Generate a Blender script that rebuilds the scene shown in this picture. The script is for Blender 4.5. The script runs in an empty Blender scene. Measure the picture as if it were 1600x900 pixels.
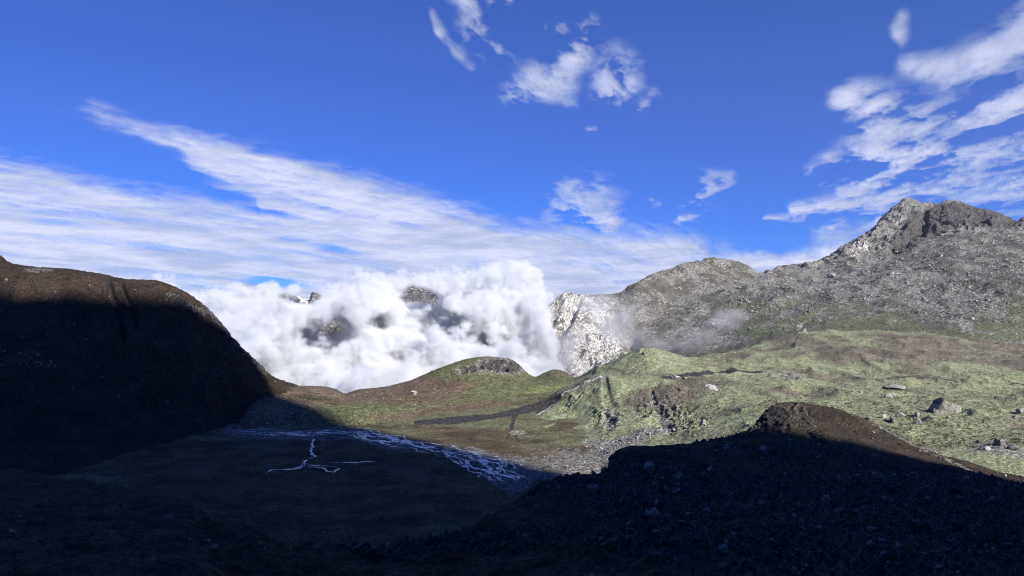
import bpy, math, time
import numpy as np
T0 = time.time()
sc = bpy.context.scene
COL = sc.collection
rad = math.radians

# ---------------------------------------------------------------- camera, sky, sun, exposure
FPX = 1142.0                       # focal length in pixels of the 1600 px wide photograph
cam_d = bpy.data.cameras.new("camera")
cam = bpy.data.objects.new("camera", cam_d)
COL.objects.link(cam)
cam.location = (0, 0, 0)
cam.rotation_euler = (rad(90), 0, 0)
cam_d.sensor_width = 36.0
cam_d.lens = 36.0 * FPX / 1600.0
cam_d.clip_start = 0.5
cam_d.clip_end = 200000
sc.camera = cam

SUN_EL = rad(33.0)
SUN_H = np.array([0.65, -0.76]); SUN_H /= np.linalg.norm(SUN_H)      # horizontal direction towards the sun
SUN_L = np.array([SUN_H[0]*math.cos(SUN_EL), SUN_H[1]*math.cos(SUN_EL), math.sin(SUN_EL)])
sun_d = bpy.data.lights.new("sun", 'SUN')
sun_d.energy = 5.0
sun_d.angle = rad(0.53)
sun_d.color = (1.0, 0.95, 0.88)
sun = bpy.data.objects.new("sun", sun_d)
COL.objects.link(sun)
sun.rotation_euler = (rad(90) - SUN_EL, 0, math.atan2(SUN_H[0], -SUN_H[1]))

w = bpy.data.worlds.new("World"); sc.world = w; w.use_nodes = True
nt = w.node_tree; nt.nodes.clear()
wo = nt.nodes.new("ShaderNodeOutputWorld"); bg = nt.nodes.new("ShaderNodeBackground")
sky = nt.nodes.new("ShaderNodeTexSky")
sky.sky_type = 'NISHITA'; sky.sun_disc = False
sky.sun_elevation = SUN_EL
sky.sun_rotation = math.atan2(SUN_H[0], SUN_H[1])
sky.altitude = 4600; sky.air_density = 1.0; sky.dust_density = 0.0; sky.ozone_density = 3.0
bg.inputs[1].default_value = 0.069
gm = nt.nodes.new("ShaderNodeGamma"); gm.inputs[1].default_value = 0.75            # thin high-altitude air: deep, even blue
tn = nt.nodes.new("ShaderNodeMix"); tn.data_type = 'RGBA'; tn.blend_type = 'MULTIPLY'; tn.inputs[0].default_value = 1.0
tn.inputs[7].default_value = (.20, .59, 1.62, 1)
nt.links.new(sky.outputs[0], gm.inputs[0]); nt.links.new(gm.outputs[0], tn.inputs[6]); nt.links.new(tn.outputs[2], bg.inputs[0]); nt.links.new(bg.outputs[0], wo.inputs[0])
w.cycles.sampling_method = 'MANUAL'; w.cycles.sample_map_resolution = 512

sc.view_settings.view_transform = 'Standard'
sc.view_settings.look = 'None'
sc.view_settings.exposure = 0.9
sc.view_settings.gamma = 1.0
cy = sc.cycles
cy.max_bounces = 8; cy.diffuse_bounces = 2; cy.glossy_bounces = 2
cy.transmission_bounces = 4; cy.transparent_max_bounces = 12; cy.volume_bounces = 6
cy.volume_step_rate = 1.0; cy.volume_max_steps = 512
cy.use_denoising = True
cy.denoiser = 'OPENIMAGEDENOISE'
cy.sample_clamp_indirect = 10
cy.filter_width = 1.05

# ---------------------------------------------------------------- noise
_rs = np.random.RandomState(7)
_perm = _rs.permutation(256).astype(np.int32); _perm = np.concatenate([_perm, _perm, _perm])
_g = _rs.normal(size=(256, 3)).astype(np.float32); _g /= np.linalg.norm(_g, axis=1)[:, None]

def perlin(P):
    """gradient noise, about -1..1, P is (n,3)"""
    P = np.asarray(P, np.float32)
    Fi = np.floor(P); F = P - Fi; I = Fi.astype(np.int32) & 255
    u = F*F*F*(F*(F*6-15)+10)
    X, Y, Z = I[:, 0], I[:, 1], I[:, 2]
    out = 0
    for dx in (0, 1):
        wx = u[:, 0] if dx else 1-u[:, 0]
        hx = _perm[(X+dx) & 255]
        for dy in (0, 1):
            wy = u[:, 1] if dy else 1-u[:, 1]
            hy = _perm[hx + ((Y+dy) & 255)]
            for dz in (0, 1):
                wz = u[:, 2] if dz else 1-u[:, 2]
                g = _g[_perm[hy + ((Z+dz) & 255)] & 255]
                d = g[:, 0]*(F[:, 0]-dx) + g[:, 1]*(F[:, 1]-dy) + g[:, 2]*(F[:, 2]-dz)
                out = out + wx*wy*wz*d
    return out*1.7

def perlin_tile(P, per, seed):
    P = np.asarray(P, np.float32); Fi = np.floor(P); F = P-Fi; I = Fi.astype(np.int32)
    u = F*F*F*(F*(F*6-15)+10); out = 0
    for dx in (0, 1):
        for dy in (0, 1):
            for dz in (0, 1):
                h = _perm[_perm[_perm[((I[:, 0]+dx) % per + seed) & 255] + (((I[:, 1]+dy) % per) & 255)] + (((I[:, 2]+dz) % per) & 255)] & 255
                g = _g[h]; d = g[:, 0]*(F[:, 0]-dx) + g[:, 1]*(F[:, 1]-dy) + g[:, 2]*(F[:, 2]-dz)
                w_ = (u[:, 0] if dx else 1-u[:, 0])*(u[:, 1] if dy else 1-u[:, 1])*(u[:, 2] if dz else 1-u[:, 2])
                out = out + w_*d
    return out*1.7

def fbm(P, wl, octv=5, gain=0.5, lac=2.03, seed=0.0, mode='n'):
    """mode n: plain, r: ridged (0..1-ish, sharp crests), b: billow"""
    a, s, out, prev = 1.0, 1.0/wl, 0.0, 1.0
    tot = 0
    for o in range(octv):
        n = perlin(P*s + seed + o*17.3)
        if mode == 'r':
            n = 1-np.abs(n)*1.6; n = n*n*np.sign(n); n = n*prev; prev = np.clip(n*1.6, 0, 1)
        elif mode == 'b':
            n = np.abs(n)*2-0.6
        out = out + a*n; tot += a
        a *= gain; s *= lac
    return out/tot*1.3

def sstep(x, a, b):
    t = np.clip((x-a)/(b-a), 0, 1); return t*t*(3-2*t)

# ---------------------------------------------------------------- lofted terrain
def pchip(xs, ys, x):
    xs = np.asarray(xs, float); ys = np.asarray(ys, float)
    h = np.diff(xs); d = np.diff(ys)/h
    m = np.zeros_like(ys)
    if len(xs) > 2:
        s = d[:-1]*d[1:] > 0
        w1 = 2*h[1:]+h[:-1]; w2 = h[1:]+2*h[:-1]
        with np.errstate(all='ignore'):
            mm = (w1+w2)/(w1/d[:-1]+w2/d[1:])
        m[1:-1] = np.where(s, mm, 0)
    m[0], m[-1] = d[0], d[-1]
    x = np.clip(x, xs[0], xs[-1])
    k = np.clip(np.searchsorted(xs, x)-1, 0, len(xs)-2)
    t = (x-xs[k])/h[k]
    return ((2*t**3-3*t**2+1)*ys[k] + (t**3-2*t**2+t)*h[k]*m[k] + (-2*t**3+3*t**2)*ys[k+1] + (t**3-t**2)*h[k]*m[k+1])

def row(pts, U):
    """pts: (px, py, r) with r optional (interpolated between those given)"""
    xs = [p[0] for p in pts]; ys = [p[1] for p in pts]
    rr = [(p[0], p[2]) for p in pts if len(p) > 2]
    Y = pchip(xs, ys, U)
    R = pchip([a for a, b in rr], [b for a, b in rr], U) if len(rr) > 1 else np.full_like(U, rr[0][1], float)
    return np.maximum(R, 1.0), Y

def along(R, T, t):
    """smooth interpolation of rows (k,n) at parameters t: Catmull-Rom with limited slopes, per column"""
    K = len(R); A = np.asarray(R, float)
    h = np.diff(T)[:, None]; d = np.diff(A, axis=0)/h
    m = np.zeros_like(A); m[0], m[-1] = d[0], d[-1]
    same = d[:-1]*d[1:] > 0
    with np.errstate(all='ignore'):
        hm = 2/(1/d[:-1]+1/d[1:])
    m[1:-1] = np.where(same, hm, 0)
    k = np.clip(np.searchsorted(T, t, side='right')-1, 0, K-2)
    s = ((t-T[k])/(T[k+1]-T[k]))[:, None]
    hh = (T[k+1]-T[k])[:, None]
    return (2*s**3-3*s**2+1)*A[k] + (s**3-2*s**2+s)*hh*m[k] + (-2*s**3+3*s**2)*A[k+1] + (s**3-s**2)*hh*m[k+1]

class Loft:
    def __init__(self, rows, x0, x1, nx, subs):
        U = np.linspace(x0, x1, nx)
        R, Z = [], []
        for r in rows:
            r_, y_ = row(r, U); R.append(r_); Z.append((450-y_)/FPX*r_)
        T = np.arange(len(rows), dtype=float)
        t = np.concatenate([np.linspace(i, i+1, n, endpoint=False) for i, n in enumerate(subs)]+[[len(rows)-1.0]])
        R = along(np.array(R), T, t); Z = along(np.array(Z), T, t)
        self.U = np.broadcast_to(U, R.shape).copy(); self.T = np.broadcast_to(t[:, None], R.shape).copy()
        X = (self.U-800)/FPX*R
        self.P = np.stack([X, R, Z], -1).astype(np.float32)
        self.V = 450-self.P[..., 2]/np.maximum(self.P[..., 1], .1)*FPX
        self.shape = R.shape
    def normals(self):
        P = self.P
        du = np.gradient(P, axis=1); dt = np.gradient(P, axis=0)
        N = np.cross(du, dt); N /= np.maximum(np.linalg.norm(N, axis=-1, keepdims=True), 1e-6)
        return N*np.sign(N[..., 2:3]+1e-9)
    def flat(self): return self.P.reshape(-1, 3)
    def disp(self, amp, along_n=1.0):
        """amp (n,) metres, along the surface normal mixed with up"""
        N = self.normals().reshape(-1, 3)
        up = np.array([0, 0, 1.0])
        D = N*along_n + up*(1-along_n)
        self.P = (self.flat() + D*np.asarray(amp).reshape(-1, 1)).reshape(self.P.shape).astype(np.float32)
    def build(self, name, mat, mask, drop=None):
        nt_, nx = self.shape
        idx = np.arange(nt_*nx).reshape(nt_, nx)
        F = np.stack([idx[:-1, :-1], idx[:-1, 1:], idx[1:, 1:], idx[1:, :-1]], -1).reshape(-1, 4)
        me = mesh_np(name, self.flat(), F)
        a = me.attributes.new("mask", 'FLOAT_COLOR', 'POINT')
        a.data.foreach_set('color', np.clip(mask, 0, 1).astype(np.float32).ravel())
        me.materials.append(mat)
        ob = bpy.data.objects.new(name, me); COL.objects.link(ob)
        ob['kind'] = 'structure'
        return ob

def mesh_np(name, V, F, smooth=True):
    me = bpy.data.meshes.new(name)
    V = np.asarray(V, np.float32); F = np.asarray(F, np.int32)
    k = F.shape[1]
    me.vertices.add(len(V)); me.vertices.foreach_set('co', V.ravel())
    me.loops.add(F.size); me.loops.foreach_set('vertex_index', F.ravel())
    me.polygons.add(len(F)); me.polygons.foreach_set('loop_start', np.arange(0, F.size, k, dtype=np.int32))
    if smooth: me.polygons.foreach_set('use_smooth', np.ones(len(F), bool))
    me.update(calc_edges=True)
    return me

def ell(L, cx, cy, rx, ry, ang=0, soft=0.5):
    """soft ellipse in design coordinates, 0..1"""
    c, s = math.cos(rad(ang)), math.sin(rad(ang))
    x = (L.U-cx); y = (L.V-cy)
    d = np.sqrt(((x*c+y*s)/rx)**2 + ((-x*s+y*c)/ry)**2)
    return 1-sstep(d, 1-soft, 1+soft)

def stroke(L, pts, wd, soft=1.0):
    """soft polyline: wd may be one number or one per point"""
    U, V = L.U, L.V; best = np.full(U.shape, 1e9)
    ws = wd if hasattr(wd, '__len__') else [wd]*len(pts)
    for (a, b, wa, wb) in zip(pts[:-1], pts[1:], ws[:-1], ws[1:]):
        ax, ay = a; dx, dy = b[0]-ax, b[1]-ay
        t = np.clip(((U-ax)*dx+(V-ay)*dy)/(dx*dx+dy*dy), 0, 1)
        d = np.hypot(U-ax-t*dx, V-ay-t*dy)/(wa+(wb-wa)*t)
        best = np.minimum(best, d)
    return 1-sstep(best, 1-soft*0.5, 1+soft*0.5)

# ---------------------------------------------------------------- materials
def nodes(name):
    m = bpy.data.materials.new(name); m.use_nodes = True
    n = m.node_tree; n.nodes.clear()
    return m, n

class NB:
    def __init__(s, n): s.n = n; s.l = n.links
    def new(s, t, **k):
        x = s.n.nodes.new(t)
        for a, b in k.items(): setattr(x, a, b)
        return x
    def noise(s, vec, scale, detail=6, rough=0.6, dist=0.0, lac=2.0):
        x = s.new("ShaderNodeTexNoise"); s.l.new(vec, x.inputs['Vector'])
        x.inputs['Scale'].default_value = scale; x.inputs['Detail'].default_value = detail
        x.inputs['Roughness'].default_value = rough; x.inputs['Distortion'].default_value = dist
        x.inputs['Lacunarity'].default_value = lac
        return x.outputs['Fac']
    def math(s, op, a, b=None, c=None, clamp=False):
        x = s.new("ShaderNodeMath", operation=op, use_clamp=clamp)
        for i, v in enumerate((a, b, c)):
            if v is None: continue
            if isinstance(v, (int, float)): x.inputs[i].default_value = v
            else: s.l.new(v, x.inputs[i])
        return x.outputs[0]
    def step(s, v, a, b):
        x = s.new("ShaderNodeMapRange", interpolation_type='SMOOTHSTEP')
        s.l.new(v, x.inputs['Value']); x.inputs['From Min'].default_value = a; x.inputs['From Max'].default_value = b
        return x.outputs[0]
    def mix(s, f, a, b):
        x = s.new("ShaderNodeMix", data_type='RGBA')
        if isinstance(f, (int, float)): x.inputs[0].default_value = f
        else: s.l.new(f, x.inputs[0])
        for i, v in ((6, a), (7, b)):
            if isinstance(v, tuple): x.inputs[i].default_value = (*v, 1)
            else: s.l.new(v, x.inputs[i])
        return x.outputs[2]

def terrain_mat(name, s, pal, bump=1.0, vstretch=1.0, rough=0.95):
    """s: metres of the finest grain. pal: brown, brown2, green, green2, rock, rock2, pale, peat"""
    m, n = nodes(name); b = NB(n)
    g = b.new("ShaderNodeNewGeometry").outputs['Position']
    mp = b.new("ShaderNodeMapping"); b.l.new(g, mp.inputs[0]); mp.inputs['Scale'].default_value = (1, 1, vstretch)
    v = mp.outputs[0]
    at = b.new("ShaderNodeAttribute", attribute_name="mask")
    sp = b.new("ShaderNodeSeparateColor"); b.l.new(at.outputs['Color'], sp.inputs[0])
    G, Rk, Pl, Pt = sp.outputs[0], sp.outputs[1], sp.outputs[2], at.outputs['Alpha']
    n1 = b.noise(v, 1/(s*8), 8, 0.62)          # medium and fine
    n2 = b.noise(v, 1/(s*2.2), 5, 0.65, 0.3)
    n3 = b.noise(v, 1/(s*30), 7, 0.6)
    nb = b.math('MULTIPLY', b.math('SUBTRACT', n1, 0.5), 1.5)
    nf = b.math('MULTIPLY', b.math('SUBTRACT', n2, 0.5), 1.0)
    brk = b.math('ADD', nb, nf)
    c = b.mix(b.step(n3, .35, .65), pal['brown'], pal['brown2'])
    c = b.mix(b.step(b.math('ADD', G, brk), .3, .7), c, b.mix(b.step(n1, .38, .62), pal['green'], pal['green2']))
    rock = b.mix(b.step(n2, .36, .64), pal['rock'], pal['rock2'])
    c = b.mix(b.step(b.math('ADD', Rk, brk), .38, .62), c, rock)
    c = b.mix(b.step(b.math('ADD', Pl, brk), .4, .6), c, b.mix(b.step(n2, .35, .6), pal['rock2'], pal['pale']))
    c = b.mix(b.step(b.math('ADD', Pt, b.math('MULTIPLY', brk, .6)), .4, .6), c, b.mix(b.step(n2, .4, .7), pal['peat'], pal['rock']))
    # tone variation of the ground cover itself
    tone = b.math('ADD', 0.5, b.math('MULTIPLY', b.step(n2, .30, .70), 1.0))
    vm = b.new("ShaderNodeVectorMath", operation='SCALE'); b.l.new(c, vm.inputs[0]); b.l.new(tone, vm.inputs['Scale'])
    p = b.new("ShaderNodeBsdfPrincipled"); b.l.new(vm.outputs[0], p.inputs['Base Color'])
    p.inputs['Roughness'].default_value = rough; p.inputs['Specular IOR Level'].default_value = 0.15
    bp = b.new("ShaderNodeBump"); bp.inputs['Strength'].default_value = bump; bp.inputs['Distance'].default_value = s*2.5
    b.l.new(b.math('ADD', n2, b.math('MULTIPLY', n1, 2.0)), bp.inputs['Height']); b.l.new(bp.outputs[0], p.inputs['Normal'])
    o = b.new("ShaderNodeOutputMaterial"); b.l.new(p.outputs[0], o.inputs[0])
    return m

PAL = dict(brown=(.11, .092, .07), brown2=(.075, .06, .048), green=(.125, .15, .065), green2=(.085, .10, .045),
           rock=(.085, .083, .08), rock2=(.22, .215, .205), pale=(.62, .6, .57), peat=(.03, .028, .03))
def P2(**k): d = dict(PAL); d.update(k); return d

# ---------------------------------------------------------------- lofts: the landforms
def M(L): return np.zeros(L.shape+(4,), np.float32)

# --- foreground hillside, from the viewer's feet to the spur's edge
fg = Loft([
    [(-500, 1480, 2.0), (2100, 1480, 2.0)],
    [(-500, 1000, 22), (2100, 1000, 22)],
    [(-500, 900, 80), (300, 905, 80), (800, 905, 78), (1500, 900, 82), (2100, 880, 80)],
    [(-500, 800, 210), (0, 812, 200), (330, 850, 140), (430, 882, 110), (700, 878, 120), (900, 815, 170), (1200, 785, 190), (1600, 800, 185), (2100, 800, 180)],
    [(-500, 715, 420), (0, 742, 380), (150, 760, 330), (290, 797, 250), (335, 820, 195), (352, 813, 185), (372, 811, 183), (395, 818, 181), (415, 838, 178), (430, 855, 172), (500, 868, 168), (600, 864, 172),
     (700, 852, 190), (760, 815, 225), (800, 788, 245), (850, 757, 270), (900, 750, 280), (940, 747, 288), (952, 733, 292), (962, 708, 300), (985, 697, 308), (1050, 692, 330), (1110, 690, 345), (1150, 689, 352),
     (1220, 693, 350), (1300, 703, 340), (1400, 722, 330), (1500, 742, 315), (1600, 765, 300), (2100, 840, 280)],
    [(-500, 860, 460), (0, 870, 430), (300, 960, 300), (372, 970, 225), (500, 990, 215), (700, 960, 235), (850, 850, 320), (940, 830, 340), (1000, 790, 370), (1150, 760, 400), (1400, 800, 380), (1600, 850, 350), (2100, 900, 320)],
], -500, 2100, 1000, [10, 30, 110, 130, 30])
p = fg.flat(); Tn = fg.T.ravel(); nearfade = sstep(fg.P[..., 1].ravel(), 8, 50)
amp = fbm(p, 60, 4, seed=3)*3.2 + fbm(p, 9, 5, .55, seed=5, mode='b')*1.3
rocky = sstep(fbm(p, 45, 3, seed=8) + (fg.U.ravel()-900)/900*.8 - sstep(Tn, 3.72, 3.98)*1.2, -.35, .2)
amp = amp + rocky*(fbm(p*np.array([1, 1, .8]), 7, 5, .6, seed=9, mode='r')*2.6-.6)
amp *= nearfade*(1-.55*sstep(Tn, 3.75, 3.95))
fg.disp(amp, .8)
m = M(fg)
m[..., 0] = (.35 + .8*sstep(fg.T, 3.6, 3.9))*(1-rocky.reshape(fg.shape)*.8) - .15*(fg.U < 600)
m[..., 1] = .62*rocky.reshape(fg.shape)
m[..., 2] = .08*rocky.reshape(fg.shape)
m[..., 3] = .25*ell(fg, 1300, 800, 500, 90)
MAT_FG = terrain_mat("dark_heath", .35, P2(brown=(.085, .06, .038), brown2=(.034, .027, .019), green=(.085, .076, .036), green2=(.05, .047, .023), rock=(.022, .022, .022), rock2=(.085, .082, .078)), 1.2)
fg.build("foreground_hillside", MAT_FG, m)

# --- brown hummock behind the spur
hm = Loft([
    [(1060, 790, 360), (1200, 790, 370), (1400, 790, 330), (1600, 840, 280), (2100, 900, 250)],
    [(1060, 725, 400), (1120, 707, 410), (1200, 698, 420), (1300, 697, 412), (1400, 714, 395), (1500, 740, 365), (1600, 766, 340), (2100, 850, 290)],
    [(1060, 712, 430), (1120, 690, 450), (1180, 672, 465), (1210, 658, 470), (1240, 655, 470), (1300, 665, 455), (1400, 697, 425), (1500, 728, 390), (1600, 755, 365), (2100, 840, 300)],
    [(1060, 702, 440), (1100, 690, 455), (1150, 684, 475), (1175, 671, 482), (1190, 652, 486), (1204, 638, 488), (1218, 630, 490), (1240, 628, 490), (1280, 633, 485), (1320, 643, 475), (1360, 660, 462), (1400, 681, 448),
     (1450, 703, 425), (1520, 724, 400), (1600, 745, 380), (2100, 830, 310)],
    [(1060, 790, 480), (1200, 740, 530), (1300, 740, 530), (1400, 770, 500), (1600, 830, 430), (2100, 900, 350)],
], 1060, 2100, 520, [16, 60, 60, 26])
p = hm.flat()
cr = np.clip(ell(hm, 1215, 655, 45, 26) + stroke(hm, [(1180, 672), (1130, 690), (1090, 694)], 12) + stroke(hm, [(1250, 640), (1265, 670), (1280, 690)], 10), 0, 1).ravel()
amp = fbm(p, 25, 4, seed=13)*1.0 + fbm(p, 4, 4, .55, seed=15, mode='b')*.6 + cr*(fbm(p, 6, 4, .6, seed=4, mode='r')*3.2-1.2)
hm.disp(amp, .7)
m = M(hm)
m[..., 0] = .38*ell(hm, 1190, 690, 110, 30) + .2
m[..., 1] = .5*cr.reshape(hm.shape)
m[..., 3] = .9*ell(hm, 1207, 655, 26, 20) + .5*stroke(hm, [(1250, 640), (1265, 670), (1280, 690)], 7)
m[..., 2] = .5*stroke(hm, [(1385, 672), (1440, 700), (1500, 728), (1580, 760)], [1.5, 2.5, 3.5, 2]) + .4*stroke(hm, [(1330, 648), (1390, 675)], 1.0)
MAT_HM = terrain_mat("brown_heath", .5, P2(brown=(.062, .048, .036), brown2=(.036, .029, .024), green=(.07, .068, .034), green2=(.046, .045, .024), pale=(.24, .22, .19), rock=(.035, .033, .033), rock2=(.10, .095, .09)), 1.0)
hm.build("brown_hummock", MAT_HM, m)

# --- valley floor
vf = Loft([
    [(-500, 1100, 270), (1300, 1100, 270)],
    [(-500, 850, 428), (1300, 850, 428)],
    [(-500, 700, 685), (1300, 700, 685)],
    [(-500, 640, 902), (1300, 640, 902)],
    [(-500, 616, 1015), (1300, 616, 1015)],
    [(-500, 690, 1120), (700, 690, 1120), (820, 608, 1090), (1300, 604, 1130)],
], -500, 1300, 700, [40, 150, 80, 40, 14])
p = vf.flat()
wet = (stroke(vf, [(355, 672), (420, 680), (520, 680), (560, 680), (600, 692), (680, 700), (740, 712), (800, 745)], [10, 10, 8, 9, 12, 10, 16, 26], 1.2)).ravel()
amp = (fbm(p, 70, 3, seed=21)*2.2 + fbm(p, 14, 5, .6, seed=22)*1.1 + fbm(p, 6, 3, .6, seed=23, mode='b')*.5)*(1-.85*wet)
vf.disp(amp, 0)
VF_N = None
m = M(vf)
v3 = fbm(p*np.array([1, 2.2, 1]), 60, 5, seed=24).reshape(vf.shape)
m[..., 0] = .42 + .9*v3 + .3*ell(vf, 720, 650, 200, 14) - .25*ell(vf, 450, 770, 250, 50) + .25*ell(vf, 640, 815, 120, 35) + .15 - .55*sstep(vf.V, 672, 705)*(1-sstep(vf.U, 800, 900))  # last term: browner heath over the shaded part, deepening the shade by colour
m[..., 1] = .6*wet.reshape(vf.shape) + .55*ell(vf, 900, 740, 110, 45)
m[..., 2] = .22*wet.reshape(vf.shape) + .25*ell(vf, 910, 745, 80, 35)
m[..., 3] = .95*stroke(vf, [(872, 624), (840, 634), (800, 645), (760, 652), (700, 657), (650, 660)], [4, 6, 5, 5, 5, 3], 1.0) + .9*stroke(vf, [(806, 645), (800, 665), (790, 690)], [4, 3, 1.5]) + .7*stroke(vf, [(800, 668), (810, 690)], 2)
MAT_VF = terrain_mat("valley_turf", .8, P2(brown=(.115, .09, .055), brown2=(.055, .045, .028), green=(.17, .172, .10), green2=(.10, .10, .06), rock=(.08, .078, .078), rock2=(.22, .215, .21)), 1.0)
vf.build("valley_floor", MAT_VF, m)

# --- left hill
lh = Loft([
    [(-500, 860, 470), (-350, 840, 480), (0, 790, 540), (100, 760, 575), (250, 720, 680), (360, 695, 740), (440, 672, 810), (500, 650, 900)],
    [(-500, 640, 620), (-350, 650, 640), (0, 650, 690), (100, 650, 720), (250, 650, 780), (340, 655, 810), (400, 652, 850), (440, 640, 890), (500, 622, 1000)],
    [(-500, 510, 720), (-350, 520, 760), (0, 510, 800), (150, 510, 830), (280, 520, 850), (350, 560, 870), (400, 592, 900), (430, 607, 930), (470, 613, 980), (500, 617, 1020)],
    [(-500, 400, 800), (-350, 420, 840), (0, 450, 850), (150, 460, 860), (240, 465, 870), (290, 482, 875), (330, 514, 885), (370, 552, 900), (400, 577, 930), (430, 597, 960), (470, 607, 1000), (500, 612, 1040)],
    [(-500, 350, 900), (-200, 375, 900), (-60, 385, 900), (-12, 396, 900), (-4, 400), (3, 401, 900), (12, 409), (30, 414), (60, 418), (100, 420), (160, 429), (200, 437), (240, 438, 910), (265, 445), (290, 457, 915), (310, 470), (330, 488), (350, 511), (370, 535, 935), (390, 555), (410, 574),
     (425, 588), (450, 598, 1000), (470, 604, 1020), (500, 609, 1060)],
    [(-500, 450, 1000), (0, 480, 1000), (240, 530, 1000), (330, 600, 1000), (410, 660, 1030), (500, 680, 1130)],
], -500, 500, 560, [60, 130, 70, 60, 20])
p = lh.flat(); Tn = lh.T.ravel()
q = p*np.array([1, 1, .5])
amp = fbm(q, 130, 5, .5, seed=31, mode='r')*13 + fbm(p, 24, 5, .55, seed=32)*3.5 + fbm(p, 9, 3, .6, seed=35, mode='r')*1.6
gul = (stroke(lh, [(168, 436), (175, 470), (190, 500), (196, 540)], [3, 5, 6, 4]) + stroke(lh, [(190, 450), (205, 490), (215, 520)], [2, 4, 3])).ravel()
crag = (stroke(lh, [(262, 475), (290, 480), (318, 490)], [6, 7, 5]) + stroke(lh, [(300, 450), (335, 490), (380, 545), (410, 585)], [6, 9, 8, 6]) + ell(lh, 60, 425, 26, 8)).ravel()
amp = amp - 9*gul + np.clip(crag, 0, 1)*(fbm(q, 16, 5, .6, seed=33, mode='r')*5-2.5)
crag_lh = np.clip(crag, 0, 1).reshape(lh.shape)
amp += fbm(p, 6, 4, .6, seed=36, mode='b')*.9
amp = amp*(1-.6*sstep(lh.U.ravel(), 260, 330)*sstep(Tn, 1.6, 2.6))
cf = sstep(Tn, 3.0, 3.9)*(Tn < 4.4)
amp = (amp*(1-.75*cf) - np.maximum(amp, 0)*.2*cf) * sstep(Tn, 0, .5)
amp = amp + (fbm(p, 11, 5, .6, seed=37, mode='r')*2.6-1.2)*(.4+.9*sstep(lh.U.ravel(), 250, 320))*sstep(Tn, 1, 2)
lh.disp(amp, .6)
m = M(lh)
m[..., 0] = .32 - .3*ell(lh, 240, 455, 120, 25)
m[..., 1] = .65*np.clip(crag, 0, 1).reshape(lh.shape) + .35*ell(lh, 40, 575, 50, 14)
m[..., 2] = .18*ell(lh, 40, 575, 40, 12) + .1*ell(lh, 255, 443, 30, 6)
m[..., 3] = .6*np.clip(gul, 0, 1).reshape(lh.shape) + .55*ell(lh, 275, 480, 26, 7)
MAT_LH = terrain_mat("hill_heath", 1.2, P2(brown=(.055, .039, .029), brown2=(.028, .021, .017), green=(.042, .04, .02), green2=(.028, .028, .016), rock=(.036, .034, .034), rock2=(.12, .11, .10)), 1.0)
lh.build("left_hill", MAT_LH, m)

# --- low hills closing the valley: pass hill and rocky knoll
kn = Loft([
    [(330, 762, 640), (430, 700, 690), (540, 690, 740), (620, 690, 745), (700, 678, 790), (860, 650, 900), (980, 640, 960)],
    [(330, 729, 715), (370, 700, 740), (400, 676, 770), (430, 671, 780), (540, 669, 787), (620, 662, 812), (700, 651, 858), (780, 636, 926), (860, 617, 1033), (980, 604, 1120)],
    [(330, 720, 740), (370, 680, 770), (400, 650, 800), (430, 640, 840), (500, 640, 842), (560, 642, 830), (620, 628, 890), (700, 612, 975), (780, 602, 1040), (860, 600, 1070), (980, 600, 1120)],
    [(330, 690, 860), (370, 645, 900), (400, 612, 950), (430, 600, 980), (470, 603, 1000), (500, 603), (525, 608), (540, 615, 1020), (546, 613, 1022), (560, 609), (590, 606), (630, 597, 1080), (665, 584), (690, 574), (710, 567), (735, 560), (760, 557, 1150),
     (790, 559), (806, 566), (818, 577), (828, 586, 1180), (836, 589), (850, 583), (868, 577, 1220), (882, 580), (895, 590), (980, 620, 1250)],
    [(330, 760, 960), (540, 740, 1150), (760, 700, 1250), (860, 700, 1300), (980, 700, 1320)],
], 330, 980, 620, [16, 70, 110, 16])
p = kn.flat(); Tn = kn.T.ravel()
crag = np.clip(ell(kn, 782, 573, 40, 13) + ell(kn, 730, 580, 18, 5), 0, 1).ravel()
amp = fbm(p, 80, 5, .5, seed=41)*5 + fbm(p, 14, 4, .6, seed=42)*1.8 + crag*(fbm(p, 16, 5, .6, seed=43, mode='r')*9-3)
amp *= (1-.75*sstep(Tn, 2.7, 2.98)*(Tn < 3.3))*sstep(Tn, 0.2, 1.3)
kn.disp(amp, .6)
m = M(kn)
m[..., 0] = .25 + .45*ell(kn, 770, 580, 110, 22) + .55*stroke(kn, [(480, 655), (560, 640), (700, 622), (900, 603)], 12) + .35*ell(kn, 640, 668, 260, 14) - .45*ell(kn, 640, 612, 90, 22)
m[..., 1] = .75*crag.reshape(kn.shape) + .18*ell(kn, 450, 650, 60, 18) + .15
m[..., 2] = .2*ell(kn, 420, 662, 40, 8) + .5*ell(kn, 648, 612, 5, 3)
m[..., 3] = .6*crag.reshape(kn.shape) + .55*ell(kn, 490, 622, 40, 4) + .9*stroke(kn, [(872, 624), (840, 634), (800, 645), (760, 652), (700, 657), (650, 660)], [4, 6, 5, 5, 5, 3], 1.0)
MAT_KN = terrain_mat("knoll_heath", 1.3, P2(brown=(.145, .11, .08), brown2=(.10, .075, .055), green=(.14, .15, .075), green2=(.09, .10, .05)), .9)
kn.build("rocky_knoll", MAT_KN, m)

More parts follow.
